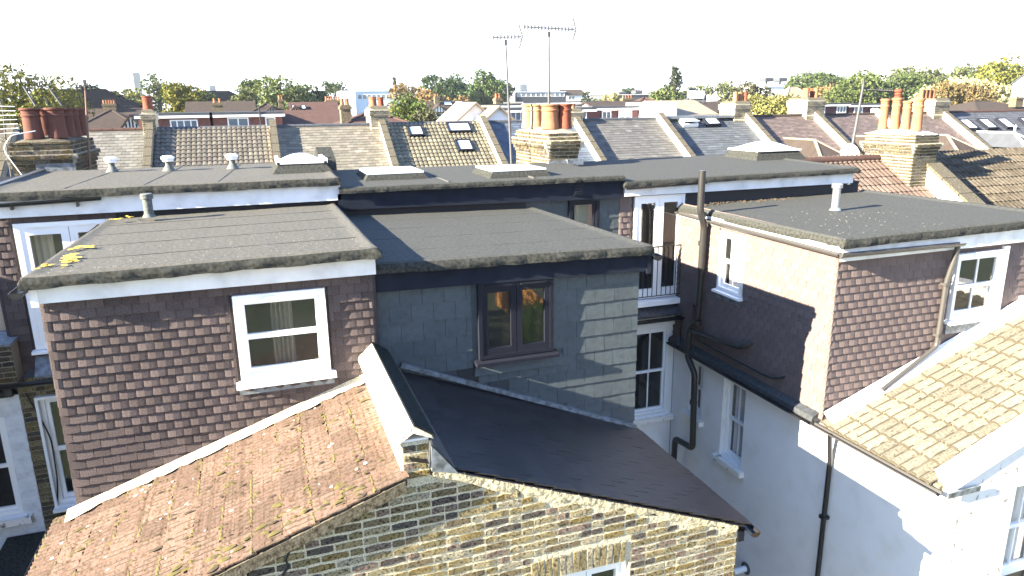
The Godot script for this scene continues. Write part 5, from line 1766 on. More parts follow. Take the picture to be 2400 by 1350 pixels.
	far_stack("chimney stack with six pots between the two brown plain-tiled roofs", 29.6, 30.85, -33.6, -35.2, -1.9, 0.14, [[29.75, -33.9, 0.13, 0.55], [29.95, -34.2, 0.13, 0.55], [30.15, -34.5, 0.13, 0.55], [30.4, -33.9, 0.13, 0.55], [30.6, -34.2, 0.13, 0.55, "pot_red"], [30.75, -34.6, 0.13, 0.55, "pot_red"]])
	far_stack("chimney stack with four orange pots behind the right-hand chimney", 39.0, 40.2, -33.4, -35.2, -2.0, 0.02, [[38.95, -34.4, 0.13, 0.55], [39.25, -34.4, 0.13, 0.55], [39.55, -34.4, 0.13, 0.55], [39.9, -34.4, 0.13, 0.55]])

# ------------------------------------------------------------------ houses beyond
# roof: flat, ridge (along x), front (gable towards us), hip
func far_house(called: String, label: String, cat: String, x0: float, x1: float, zf: float, dep: float, ye: float, yr: float, roof: String, wm: String, rm: String, wins := [], k := 1.0, group := "") -> Node3D:
	x0 *= k
	x1 *= k
	zf *= k
	ye *= k
	yr *= k
	var zb := zf - dep
	var h := thing(called, label, cat, Vector3((x0 + x1) / 2, -9.6, (zf + zb) / 2), group)
	var m := MB.new()
	m.bx(x0, x1, -9.6, ye, zb, zf)
	if roof == "front":
		m.prism([Vector2(x0, ye), Vector2(x1, ye), Vector2((x0 + x1) / 2, yr)], Transform3D.IDENTITY, zb, zf)
	elif roof == "ridge":
		m.prism([Vector2(zb, ye), Vector2(zf, ye), Vector2((zf + zb) / 2, yr)], Transform3D(Basis(Vector3(0, 0, 1), Vector3.UP, Vector3(-1, 0, 0)), Vector3.ZERO), -x1, -x0)
	part(h, "wall", m, M[wm])
	var r := MB.new()
	var e := 0.25
	var th := 0.15
	if roof == "flat":
		r.bx(x0 - 0.15, x1 + 0.15, ye + 0.002, ye + 0.16, zb - 0.15, zf + 0.2)
	elif roof == "ridge":
		for sgn in [1.0, -1.0]:
			var zo: float = zf + e if sgn > 0 else zb - e
			var yo := ye - e * (yr - ye) / (dep / 2)
			var zm := (zf + zb) / 2
			r.hexa([Vector3(x0 - e, yo, zo), Vector3(x1 + e, yo, zo), Vector3(x1 + e, yr, zm), Vector3(x0 - e, yr, zm), Vector3(x0 - e, yo + th, zo), Vector3(x1 + e, yo + th, zo), Vector3(x1 + e, yr + th, zm), Vector3(x0 - e, yr + th, zm)])
	elif roof == "front":
		var xm := (x0 + x1) / 2
		for sgn in [1.0, -1.0]:
			var xo: float = x1 + e if sgn > 0 else x0 - e
			var yo := ye - e * (yr - ye) / ((x1 - x0) / 2)
			r.hexa([Vector3(xo, yo, zb - e), Vector3(xo, yo, zf + e), Vector3(xm, yr, zf + e), Vector3(xm, yr, zb - e), Vector3(xo, yo + th, zb - e), Vector3(xo, yo + th, zf + e), Vector3(xm, yr + th, zf + e), Vector3(xm, yr + th, zb - e)])
	elif roof == "hip":
		var zm := (zf + zb) / 2
		var run := minf(dep / 2, (x1 - x0) / 2 - 0.1)
		var a := Vector3(x0 + run, yr, zm)
		var b := Vector3(x1 - run, yr, zm)
		var c := [Vector3(x0 - e, ye, zf + e), Vector3(x1 + e, ye, zf + e), Vector3(x1 + e, ye, zb - e), Vector3(x0 - e, ye, zb - e)]
		r.quad(c[0], c[1], b, a, Vector3(0, 1, 1))
		r.quad(c[2], c[3], a, b, Vector3(0, 1, -1))
		r.face3(c[0], c[3], a, Vector3(-1, 1, 0))
		r.face3(c[1], c[2], b, Vector3(1, 1, 0))
		r.quad(c[0] - Vector3.UP * 0.05, c[1] - Vector3.UP * 0.05, c[2] - Vector3.UP * 0.05, c[3] - Vector3.UP * 0.05, Vector3(0, -1, 0))
		var hm := MB.new()
		hm.bar(a, b, 0.22, 0.14)
		hm.bar(c[0], a, 0.2, 0.12)
		hm.bar(c[1], b, 0.2, 0.12)
		part(h, "ridge_tiles", hm, M.f_pale_roof if rm == "f_pale_roof" else M[rm])
	part(h, "roof", r, M[rm])
	if roof == "flat":
		var f := MB.new()
		f.bx(x0 - 0.17, x1 + 0.17, ye - 0.14, ye, zf, zf + 0.22)
		part(h, "fascia_board", f, M.f_white)
	for w in wins:
		far_window(h, w[0] * k, w[1] * k, w[2] * k, w[3] * k, zf, w[4] if w.size() > 4 else 2)
	return h

func far_window(h: Node, x0: float, x1: float, y0: float, y1: float, z: float, lights := 2) -> void:
	var t := face(Vector3(x0, y0, z), R)
	var w := x1 - x0
	var m := MB.new()
	m.frame(t, 0, 0, w, y1 - y0, 0.07, -0.02, 0.07)
	for k in range(1, lights):
		m.ob(t, w * k / lights - 0.035, w * k / lights + 0.035, 0.07, y1 - y0 - 0.07, -0.02, 0.06)
	var o := part(h, "window", m, M.f_white)
	for k in lights:
		var p := MB.new()
		p.ob(t, w * k / lights + 0.03, w * (k + 1) / lights - 0.03, 0.05, y1 - y0 - 0.05, -0.03, 0.025)
		part(o, "pane", p, M.far_glass)

func timber_gable(h: Node, x0: float, x1: float, y0: float, y1: float, z: float, rm: String, dep := 3.0) -> void:
	var xm := (x0 + x1) / 2
	var m := MB.new()
	m.prism([Vector2(x0, y0), Vector2(x1, y0), Vector2(xm, y1)], Transform3D.IDENTITY, z - dep, z)
	var o := part(h, "front_gable", m, M.f_white)
	var t := MB.new()
	t.bx(x0, x1, y0 - 0.08, y0 + 0.08, z, z + 0.05)
	for k in [0.25, 0.42, 0.58, 0.75]:
		var x := lerpf(x0, x1, k)
		t.bx(x - 0.06, x + 0.06, y0 + 0.08, y0 + (y1 - y0) * (1.0 - absf(k - 0.5) * 2.0) - 0.05, z, z + 0.05)
	part(o, "timbering", t, M.f_timber)
	var r := MB.new()
	for s in [x0 - 0.2, x1 + 0.2]:
		r.hexa([Vector3(s, y0 - 0.15, z - dep), Vector3(s, y0 - 0.15, z + 0.25), Vector3(xm, y1, z + 0.25), Vector3(xm, y1, z - dep), Vector3(s, y0 + 0.02, z - dep), Vector3(s, y0 + 0.02, z + 0.25), Vector3(xm, y1 + 0.17, z + 0.25), Vector3(xm, y1 + 0.17, z - dep)])
	part(o, "gable_roof", r, M[rm])

func small_stack(parent: Node, x0: float, x1: float, z: float, yb: float, yt: float, pots: int, mat := "f_brick") -> void:
	var m := MB.new()
	m.bx(x0, x1, yb, yt, z - 0.8, z)
	m.bx(x0 - 0.06, x1 + 0.06, yt - 0.25, yt - 0.08, z - 0.86, z + 0.06)
	var o := part(parent, "chimney", m, M[mat])
	for k in pots:
		var p := MB.new()
		p.lathe(Vector3(lerpf(x0, x1, (k + 0.5) / pots), yt, z - 0.4), [[0.12, 0], [0.1, 0.3], [0.12, 0.32], [0.12, 0.38], [0.0, 0.38]], 8)
		part(o, "pot", p, M.pot_buff)

func beyond() -> void:
	var h := far_house("school_hall", "long building with a dark navy hipped roof behind the left tree", "building", -26, -12.2, -92, 11, 0.05, 2.3, "hip", "f_beige", "f_navy_roof", [[-14.9, -14.5, -0.9, -0.2], [-14.1, -13.6, -0.9, -0.2], [-13.2, -12.8, -0.9, -0.2]], 1.5)
	h = far_house("school_hall", "dark navy roofed building beyond the yellow-green tree", "building", -9.5, 0.3, -108, 10, 0.5, 2.35, "hip", "f_beige", "f_navy_roof", [], 1.5)
	h = far_house("house", "brown roofed house with a pot-topped chimney in front of the left navy roof", "house", -14.4, -8.8, -70, 6, -1.2, 0.02, "ridge", "f_white", "f_brown_roof", [], 1.3)
	small_stack(h, -16.0, -14.7, -93, -0.5, 0.7, 5)
	h = far_house("house", "white gabled house with a brown hipped roof right of the rusty mast", "house", -11.7, -7.5, -56, 7, -1.4, -0.02, "hip", "f_white", "f_brown_roof", [[-9.0, -8.6, -2.0, -1.6], [-7.9, -7.5, -1.9, -1.5]], 1.2)
	timber_gable(h, -10.3, -8.8, -1.6, -0.55, -66.5, "f_brown_roof", 4.0)
	h = far_house("house", "red tile-hung flat dormer house behind the first opposite chimney, with a wide white window", "house", -6.35, -2.5, -47, 6, -0.38, 0, "flat", "f_red_tile", "f_grey", [[-4.7, -3.2, -1.2, -0.62, 4]])
	h = far_house("house", "red tile-hung flat dormer house with a black pipe, above the dark grid-like roof", "house", -2.35, 1.6, -47, 6, -0.38, 0, "flat", "f_red_tile", "f_grey", [[-1.55, -0.35, -1.2, -0.55, 2], [0.6, 1.2, -1.15, -0.55, 1]])
	var pm := MB.new()
	pm.tube([Vector3(0.32, -1.6, -46.8), Vector3(0.32, 0.1, -46.8)], 0.05, 6)
	part(h, "soil_pipe", pm, M.black_pipe)
	h = far_house("house", "brown hipped roof house right of the red dormers", "house", 1.7, 6.3, -50, 8, -1.6, -0.33, "ridge", "f_brick", "f_red_roof")
	h = far_house("house", "long brown roof in front of the second navy roof", "house", -5.4, 0.0, -68, 6, -0.5, 0.5, "ridge", "f_brick", "f_brown_roof", [], 1.3)
	h = far_house("house", "brown roofed house with a white gablet, behind the second red dormer", "house", -0.9, 2.9, -60, 6, -0.8, 0.3, "hip", "f_white", "f_brown_roof", [], 1.2)
	timber_gable(h, 1.0, 2.2, -0.5, 0.02, -71.9, "f_brown_roof")
	small_stack(h, 2.35, 2.8, -75, -0.2, 0.8, 2)
	small_stack(h, -3.5, -2.6, -71, -2.0, 0.5, 2)
	h = far_house("house", "red-brown roofed house with two rooflights behind the second red dormer", "house", 2.9, 6.4, -60, 6, -0.8, 0.3, "ridge", "f_white", "f_red_roof", [], 1.2)
	timber_gable(h, 3.1, 4.3, -0.6, 0.02, -71.9, "f_red_roof")
	var st := Transform3D(Basis(R, Vector3(0, 0.37, -1).normalized(), Vector3(0, 1, 0.37).normalized()), Vector3(3.4, -0.72, -71.9))
	rooflight(h, st, 0.0, 1.2, 0.5, 2.2)
	rooflight(h, st, 0.9, 1.2, 1.4, 2.2)
	h = far_house("house", "white gable-ended house with a long chimney stack beneath the dark tree", "house", 5.9, 8.4, -75, 8, -1.0, 0.1, "front", "f_white", "f_brown_roof")
	small_stack(h, 6.9, 8.4, -76, -0.3, 0.65, 6)
	h = far_house("house", "hipped roof of red-brown rolled tiles behind the tall sooty chimney", "house", 4.6, 9.7, -44, 8, -1.35, -0.28, "hip", "f_white", "f_red_roof")
	small_stack(h, 5.0, 5.6, -45.5, -1.4, 0.1, 2)
	h = far_house("flat_block", "low white flat-roofed block with a band of windows behind the autumn tree", "building", 13.6, 24, -120, 12, 2.45, 0, "flat", "f_blue_panel", "f_grey", [], 1.5)
	for k in 8:
		far_window(h, 24.0 + k * 1.15, 25.05 + k * 1.15, 1.7, 2.8, -180, 1)
	box_part(h, "end_wall", M.f_white, 20.3, 23.4, -9.6, 3.6, -185, -179.5)
	h = far_house("house", "pair of white half-timbered gabled houses under a brown roof with rooflights", "house", 13.5, 18.3, -62, 7, -0.6, 0.3, "ridge", "f_white", "f_brown_roof", [[14.9, 15.4, -1.5, -0.95], [16.3, 16.8, -1.5, -0.95], [17.3, 17.7, -1.5, -0.95]], 1.9)
	timber_gable(h, 27.4, 30.2, -1.15, 0.0, -117.7, "f_brown_roof", 4.0)
	timber_gable(h, 30.4, 33.2, -1.15, 0.0, -117.7, "f_brown_roof", 4.0)
	small_stack(h, 28.7, 29.5, -120, 0.0, 1.5, 2)
	var ht := Transform3D(Basis(R, Vector3(0, 0.5, -1).normalized(), Vector3(0, 1, 0.5).normalized()), Vector3(25.65, -1.0, -117.9))
	rooflight(h, ht, 4.6, 2.0, 6.0, 3.3)
	rooflight(h, ht, 6.6, 2.0, 8.0, 3.3)
	h = far_house("rear_extension", "pale pointed gable roof left of the middle aerial pole", "building", 13.0, 15.6, -48, 5, -1.05, 0.05, "front", "f_white", "f_pale_roof")
	h = far_house("rear_extension", "smaller pale pointed roof with an orange slope beside the first", "building", 14.4, 16.2, -46, 4, -0.95, -0.2, "front", "f_white", "f_pale_roof")
	h = far_house("house", "dark red tile-hung flat dormer house left of the middle chimney's pots", "house", 16.2, 21.4, -50, 6, -0.42, 0, "flat", "f_dark_red", "f_grey", [[17.5, 18.7, -1.15, -0.5, 3], [16.3, 16.7, -1.0, -0.55, 1]])
	h = far_house("flat_block", "grey flat-roofed dormer row behind the dark red one, with a stubby chimney", "building", 18.3, 24.0, -62, 6, -0.1, 0, "flat", "f_grey", "f_dark_grey", [[19.0, 19.6, -0.6, -0.2], [20.0, 20.6, -0.6, -0.2]])
	small_stack(h, 20.7, 21.3, -63, -0.1, 0.6, 2)
	h = far_house("flat_block", "long pale blue flat-roofed block with a strip of windows behind the middle chimney", "building", 43, 52.4, -120, 10, 2.15, 0, "flat", "f_grey", "f_grey", [], 1.6)
	for k in 10:
		far_window(h, 69.2 + k * 1.45, 70.5 + k * 1.45, 2.0, 3.1, -192, 1)
	box_part(h, "panel_band", M.f_blue_panel, 68.8, 83.8, 3.12, 3.42, -192, -191.85)
	box_part(h, "end_wall", M.f_white, 61.0, 68.6, -9.6, 3.2, -200, -191.7)
	h = far_house("house", "white house with a dark mono roof at the end of the strip-windowed block", "house", 52.6, 56.5, -120, 8, 1.5, 2.4, "ridge", "f_white", "f_brown_roof", [[53.0, 54.3, 0.7, 1.3]], 1.6)
	h = far_house("flat_block", "dark grey flat-roofed dormer row behind the pots of the middle chimney", "building", 26.0, 35.2, -70, 6, 0.1, 0, "flat", "f_dark_grey", "f_dark_grey", [[30.2, 31.0, -0.7, -0.2], [32.5, 33.6, -0.7, -0.2]])
	h = far_house("house", "narrow dark red dormer house right of the sooty one-pot chimney", "house", 21.6, 22.95, -47.5, 6, -0.42, 0, "flat", "f_dark_red", "f_grey", [[21.7, 22.4, -1.25, -0.5, 2]])
	h = far_house("house", "dark red tile-hung dormer house with two white windows right of the middle chimney", "house", 23.15, 27.2, -48, 6, -0.36, 0, "flat", "f_dark_red", "f_grey", [[23.85, 24.6, -1.28, -0.55, 2], [25.2, 26.3, -1.28, -0.55, 2]])
	h = far_house("house", "reddish hipped roof with a pale chimney above the dark red dormers", "house", 36.0, 40.6, -65, 6, -0.6, 0.55, "hip", "f_white", "f_red_roof", [], 1.3)
	small_stack(h, 45.8, 47.4, -86, -1.0, 0.6, 4)
	h = far_house("house", "brown gabled roof with pale hips behind the dark red dormers", "house", 29.5, 36.2, -60, 6, -0.7, 0.05, "ridge", "f_white", "f_brown_roof", [], 1.1)
	h = far_house("house", "house with a pale tiled roof behind a white parapet, mid right", "house", 27.6, 31.4, -45, 6, -0.95, 0.0, "ridge", "f_white", "f_pale_roof")
	box_part(h, "parapet", M.f_white, 26.9, 28.0, -1.6, 0.02, -50, -44.6)
	h = far_house("flat_block", "dark jumbled flat roofs on the horizon left of the conifer", "building", 75, 92, -150, 10, 1.9, 0, "flat", "f_dark_grey", "f_dark_grey", [], 1.4)
	for q in [[112, 2.9], [118, 3.4], [124, 3.0]]:
		box_part(h, "roof_plant", M.f_dark_grey, q[0], q[0] + 2.5, 2.9, q[1] + 0.6, -216, -213)
	h = far_house("house", "house with a grey hipped roof and white dormer right of the conifer", "house", 58.2, 62.6, -90, 6, 0.3, 1.9, "hip", "f_white", "f_grey", [], 1.3)
	box_part(h, "dormer", M.f_white, 76.2, 78.2, 0.6, 2.0, -118, -115.5)
	small_stack(h, 78.3, 80.0, -114, -1.0, 1.2, 2, "f_white")
	h = far_house("house", "pale tiled roof with two rooflights and scaffold poles above the open rooflight", "house", 31.6, 35.9, -52, 6, -1.0, 0.0, "ridge", "f_white", "f_pale_roof")
	var pt := Transform3D(Basis(R, Vector3(0, 0.333, -1).normalized(), Vector3(0, 1, 0.333).normalized()), Vector3(31.6, -0.93, -52))
	rooflight(h, pt, 1.5, 1.0, 2.2, 2.0)
	rooflight(h, pt, 3.0, 1.0, 3.7, 2.0)
	var sc := MB.new()
	for x in [32.4, 33.6, 34.8]:
		sc.bar(Vector3(x, -2.0, -51.5), Vector3(x, 0.3, -51.5), 0.05, 0.05, Vector3(0, 0, 1))
	for y in [-0.7, -0.1]:
		sc.bar(Vector3(32.0, y, -51.45), Vector3(35.2, y, -51.45), 0.05, 0.05)
	part(h, "scaffold", sc, M.mast)
	h = far_house("house", "dark brown roof right of the scaffolded one", "house", 36.1, 40.2, -53, 6, -0.95, -0.1, "ridge", "f_white", "f_brown_roof")
	h = far_house("house", "white rendered house with dark boxes on its flat top and a pale pyramid roof", "house", 79.2, 82.9, -100, 8, 2.45, 0, "flat", "f_white", "f_white", [], 1.3)
	for x in [103.0, 106.6]:
		box_part(h, "roof_tank", M.f_dark_grey, x, x + 2.0, 4.0, 4.8, -132, -130)
		box_part(h, "tank_leg", M.f_dark_grey, x + 0.9, x + 1.1, 3.3, 4.0, -131.2, -130.8)
	h = far_house("house", "pale pyramid roof in front of the white house with roof boxes", "house", 79.5, 85.5, -95, 6, 0.2, 2.2, "hip", "f_white", "f_pale_roof", [], 1.25)
	h = far_house("house", "dark red tile-hung dormer row with a white fascia left of the right chimney's mast", "house", 49.5, 53.2, -55, 6, -0.4, 0, "flat", "f_dark_red", "f_grey", [[50.0, 50.5, -1.2, -0.5, 1], [51.9, 53.0, -1.2, -0.55, 3]])
	h = far_house("house", "dark red dormer house directly behind the right chimney's mast", "house", 53.4, 57.6, -55, 6, -0.5, 0, "flat", "f_dark_red", "f_grey", [[54.0, 55.0, -1.25, -0.6, 2], [56.2, 56.8, -1.25, -0.6, 1]])
	h = far_house("house", "tall white gabled house at the right edge of the skyline", "house", 95, 104, -63, 7, 1.8, 4.4, "ridge", "f_white", "f_grey", [])
	h = far_house("house", "brown roofed house with two brick chimneys below the white house at the right", "house", 73.0, 83.5, -57, 8, -1.6, -0.3, "hip", "f_white", "f_brown_roof")
	small_stack(h, 79.6, 80.8, -58, -1.0, 0.1, 1)
	small_stack(h, 68.2, 69.5, -58, -3.0, -1.0, 1, "f_white")
	for q in [[-336.0, -318.0, 108.5, "pale glass tower, the taller of two far away on the left skyline"], [-124.5, -106.5, 70.4, "short pale glass tower on the skyline beyond the second navy roof"], [919.0, 942.0, 71.0, "faint glass tower on the skyline above the strip-windowed block"]]:
		var m := MB.new()
		for k in 24:
			m.bx(q[0] * 0.5 + 0.25 * (k % 2), q[1] * 0.5 - 0.25 * (k % 2), lerpf(-9.6, q[2] * 0.5, k / 24.0), lerpf(-9.6, q[2] * 0.5, (k + 1) / 24.0), -1260, -1250 - 0.25 * (k % 2))
		whole("tower_block", q[3], "tower", m, M.tower_glass)


# ------------------------------------------------------------------ trees
var leaf_mesh: MB

func leaf_clump() -> MB:
	var m := MB.new()
	for k in 5:
		var c := Vector3(rng.randf_range(-0.6, 0.6), rng.randf_range(-0.5, 0.5), rng.randf_range(-0.6, 0.6))
		var n := Vector3(rng.randfn(), rng.randfn() + 0.5, rng.randfn()).normalized()
		var s := n.cross(Vector3(0.3, 1, 0.2)).normalized() * rng.randf_range(0.3, 0.5)
		var w := n.cross(s).normalized() * rng.randf_range(0.25, 0.4)
		m.quad(c - s, c - w * 0.9, c + s, c + w, n)
	return m

func tree(label: String, x: float, top: float, r: float, z: float, col: Array, s := {}) -> void:
	var k: float = s.get("k", 1.0)
	x *= k
	top *= k
	r *= k * 1.15
	top += r * 0.08
	z *= k
	var o := thing(s.get("name", "tree"), label, "tree", Vector3(x, -9.6, z), s.get("group", ""))
	var low: float = s.get("low", maxf(top - r * 2.3, -6.5))
	var ch := (top - low) / 2.0
	var ctr := Vector3(x, (top + low) / 2.0, z)
	var shape: String = s.get("shape", "round")
	var blobs := []
	var nb: int = s.get("blobs", 18)
	for i in nb:
		var d := Vector3(rng.randfn(), rng.randfn() * 0.9 + 0.2, rng.randfn()).normalized() * pow(rng.randf(), 0.4)
		var f := 0.8
		var p := Vector3(d.x * r * f, d.y * ch * f, d.z * r * f)
		var br := r * rng.randf_range(0.3, 0.46)
		if shape == "cone":
			var hgt := (i + 0.5) / nb
			var a := rng.randf() * TAU
			var rad := r * (1.0 - hgt) * 0.8
			p = Vector3(cos(a) * rad, (hgt * 2.0 - 1.0) * ch * 0.92, sin(a) * rad)
			br = r * lerpf(0.45, 0.16, hgt)
		blobs.append([ctr + p, br])
	var trunk := MB.new()
	var tr := r * 0.07 + 0.08
	trunk.tube([Vector3(x, -9.6, z), Vector3(x + 0.1, lerpf(-9.6, low, 0.6), z), Vector3(x, ctr.y - ch * 0.3, z), Vector3(x, ctr.y + ch * 0.45, z)], tr, 7, tr * 0.3)
	for b in blobs:
		if rng.randf() < s.get("limbs", 0.55):
			var a := Vector3(x, clampf(b[0].y - ch * 0.55, low - ch * 0.3, ctr.y + ch * 0.3), z)
			trunk.tube([a, a.lerp(b[0], 0.5) + Vector3.UP * r * 0.06, b[0] + Vector3.UP * b[1] * 0.5], tr * 0.4, 5, tr * 0.1)
	part(o, "trunk", trunk, M[s.get("bark", "bark")])
	var dist := Vector3(x, top, z).length()
	var ls: float = maxf(dist * 0.0035, 0.12) * s.get("leaf", 1.0)
	var xf := []
	var tint := []
	for b in blobs:
		var cnt := int(clampf(b[1] * b[1] / (ls * ls) * 6.5 * s.get("dense", 1.0), 8, 340))
		var kb := rng.randf_range(0.75, 1.2)
		for i in cnt:
			var d := Vector3(rng.randfn(), rng.randfn(), rng.randfn()).normalized()
			var p: Vector3 = b[0] + d * b[1] * rng.randf_range(0.6, 1.08) * Vector3(1.0, 0.85, 1.0)
			var sc := ls * rng.randf_range(0.6, 1.2)
			var bs := Basis(Vector3(rng.randfn(), rng.randfn(), rng.randfn()).normalized(), rng.randf() * TAU) * Basis.from_scale(Vector3.ONE * sc)
			xf.append(Transform3D(bs, p))
			var kk := kb * rng.randf_range(0.7, 1.3)
			var yl := rng.randf() * float(s.get("yellow", 0.3))
			tint.append(Color(col[0] * kk * (0.75 + yl * 0.4), col[1] * kk * 0.8, col[2] * kk * (0.9 - yl * 0.3)))
	many(o, "crown", leaf_mesh, M.leaf, xf, tint, false)

func trees() -> void:
	leaf_mesh = leaf_clump()
	var gr := [0.075, 0.105, 0.03]
	var dk := [0.05, 0.08, 0.03]
	var yg := [0.16, 0.17, 0.035]
	var ol := [0.105, 0.125, 0.045]
	var au := [0.22, 0.15, 0.06]
	var br := [0.14, 0.1, 0.05]
	var pl := [0.3, 0.27, 0.12]
	tree("wide yellow-green tree with spreading limbs filling the left skyline", -18.4, 3.3, 3.7, -75, yg, {"blobs": 34, "dense": 0.7, "low": -4.5, "yellow": 0.5, "limbs": 0.9})
	tree("second yellow-green tree at the left edge beside the widest one", -24.5, 1.6, 4.2, -78, yg, {"blobs": 26, "dense": 0.8, "low": -6.0, "yellow": 0.5})
	tree("dark green bush behind the left chimney's lower side", -11.6, -0.35, 1.6, -42, dk, {"low": -4.5, "dense": 1.2})
	tree("small tree peeping over the left navy roof behind the rusty mast", -27.3, 4.6, 2.2, -150, dk, {"dense": 0.5, "low": 1.5})
	tree("yellowish tree sloping down the right end of the left navy roof", -16.9, 3.3, 2.8, -120, yg, {"k": 1.3, "low": -3.5})
	tree("tall airy tree beside the taller glass tower", -14.1, 6.5, 2.2, -130, gr, {"dense": 0.5, "k": 1.2, "blobs": 26, "low": -2.0, "limbs": 0.9})
	tree("bright yellow-green tree left of the second navy roof", -7.6, 3.2, 2.6, -95, yg, {"dense": 1.2, "yellow": 0.6, "low": -3.0})
	tree("dark green trees behind the bright yellow-green one", -9.2, 4.4, 3.0, -125, gr, {"low": -3.0})
	tree("rounded green tree standing above the second navy roof", -0.5, 6.1, 2.5, -150, gr, {"low": 0.5})
	tree("rusty-green tree at the foot of the rounded one over the navy roof", -1.0, 3.4, 2.6, -130, ol, {"yellow": 0.5, "low": -2.0})
	tree("pale wispy bush in front of the navy roof's right end", 0.6, 0.9, 1.8, -98, pl, {"dense": 0.5, "low": -3.0})
	tree("big pale green tree with tumbling foliage in the left middle", 5.0, 5.2, 4.2, -115, [0.13, 0.16, 0.06], {"blobs": 30, "dense": 1.2, "low": -4.0})
	tree("dark green tree adjoining the big pale green one on its right", 8.3, 4.0, 2.2, -118, dk, {"blobs": 20, "dense": 1.2, "low": -4.0})
	tree("small green tree right of the dark green one", 15.0, 5.6, 2.2, -170, gr, {"low": -2.0})
	tree("far pale tree above the white end of the block", 24.0, 7.7, 3.6, -220, gr, {"dense": 0.5, "low": 0.0})
	tree("slim poplar rising behind the autumn tree", 40.6, 8.7, 0.9, -220, gr, {"low": -4.0, "shape": "cone"})
	tree("autumn yellow tree in the middle of the skyline", 22.0, 3.9, 3.1, -110, au, {"yellow": 0.3, "low": -4.0, "k": 1.25, "dense": 0.9})
	tree("lower autumn tree between the yellow one and the dark green one", 26.0, 2.6, 2.4, -110, au, {"yellow": 0.3, "low": -3.0, "k": 1.2})
	tree("leafy green tree in front of the autumn tree, above the sooty chimney's right", 13.1, 1.2, 2.0, -66, [0.09, 0.13, 0.03], {"blobs": 24, "low": -4.5, "yellow": 0.5})
	tree("dark shaded tree beside the half-timbered houses", 14.0, 0.0, 1.4, -62, [0.07, 0.075, 0.035], {"low": -4.0})
	tree("dark green rounded tree left of the widest round tree", 32.4, 5.4, 4.0, -125, [0.06, 0.1, 0.035], {"k": 1.4, "blobs": 26, "dense": 1.1, "low": -5.0})
	tree("widest round green tree in the middle of the skyline", 40.0, 5.8, 4.6, -130, [0.08, 0.125, 0.035], {"k": 1.4, "blobs": 34, "dense": 1.1, "low": -6.0})
	tree("small autumn bush at the foot of the widest round tree", 27.7, 1.3, 1.6, -100, au, {"k": 1.4, "low": -3.0})
	tree("wispy bare-topped tree right of the widest round tree", 70.3, 6.8, 1.5, -200, ol, {"dense": 0.4, "low": -2.0})
	tree("small dark tree right of the strip-windowed block", 66.5, 3.0, 1.6, -140, gr, {"low": -3.0})
	tree("dry yellow bush over the dark grey dormer row", 56.8, 1.4, 2.0, -110, pl, {"low": -2.0})
	tree("far flat-topped tree on the horizon left of the conifer", 136, 5.7, 3.6, -250, dk, {"dense": 0.6, "low": 1.0})
	tree("tall spiky conifer standing alone right of the middle", 74.7, 6.2, 3.8, -120, [0.06, 0.075, 0.04], {"shape": "cone", "name": "conifer", "blobs": 30, "low": -4.5, "dense": 1.2})
	tree("light green bush at the foot of the conifer", 63.5, 1.6, 2.8, -105, [0.12, 0.15, 0.05], {"low": -3.0})
	tree("pale round tree right of the conifer", 132, 6.0, 4.8, -200, ol, {"low": -3.0})
	tree("pale autumn tree between the conifer and the leaning dark tree", 115.9, 5.4, 3.5, -160, ol, {"yellow": 0.5, "low": -3.0})
	tree("wind-blown dark olive tree above the pale stack of pots", 92.2, 3.6, 3.4, -120, [0.085, 0.085, 0.04], {"dense": 1.1, "low": -3.0})
	tree("sunlit yellow-green tree between two opposite chimneys", 46.8, 0.5, 3.0, -58, [0.22, 0.22, 0.07], {"blobs": 30, "low": -4.0, "yellow": 0.4})
	tree("sunlit yellow-green bush hugging the six-pot chimney", 50.0, -0.1, 1.9, -58, [0.2, 0.2, 0.07], {"low": -4.0})
	tree("far tree on the horizon left of the wide dark one", 185, 6.8, 3.8, -220, gr, {"low": -2.0})
	tree("wide dark green tree behind the six-pot chimney", 152.8, 6.4, 8.6, -170, gr, {"blobs": 34, "low": -5.0})
	tree("rusty autumn tree in front of the wide dark one", 120, 3.0, 3.4, -130, au, {"low": -4.0})
	tree("bare white-limbed tree among the autumn foliage", 122, 2.8, 2.0, -122, br, {"dense": 0.1, "bark": "bark_pale", "limbs": 1.0, "low": -3.0})
	tree("green tree behind the right chimney's mast", 110.0, 3.4, 6.0, -110, [0.09, 0.12, 0.035], {"blobs": 34, "low": -4.0})
	tree("green tree directly above the right chimney's pots", 121, 3.9, 5.0, -112, [0.08, 0.11, 0.035], {"blobs": 30, "low": -4.0})
	tree("first olive tree of the rising row on the right", 139, 6.0, 7.2, -130, ol, {"blobs": 30, "low": -5.0})
	tree("second olive tree of the rising row on the right", 151.6, 6.0, 5.6, -130, ol, {"blobs": 26, "low": -5.0})
	tree("third olive tree of the rising row on the right", 152.4, 6.5, 6.4, -125, ol, {"blobs": 28, "low": -5.0})
	tree("fourth olive tree of the rising row, next to the tallest", 153.8, 6.7, 5.4, -120, ol, {"blobs": 26, "low": -5.0})
	tree("tallest yellow-green tree at the right edge of the skyline", 134.4, 6.9, 6.2, -100, yg, {"blobs": 32, "low": -5.0})
	tree("broad pale sunbleached tree right of the four orange pots", 111.5, 1.3, 6.6, -90, [0.42, 0.4, 0.2], {"blobs": 34, "low": -5.0, "dense": 1.1})
	tree("orange-brown tree in front of the pale sunbleached one", 92.1, 1.6, 4.2, -75, [0.15, 0.115, 0.045], {"blobs": 28, "low": -5.0})
	# the far wooded horizon, one mass
	var xf := []
	var tint := []
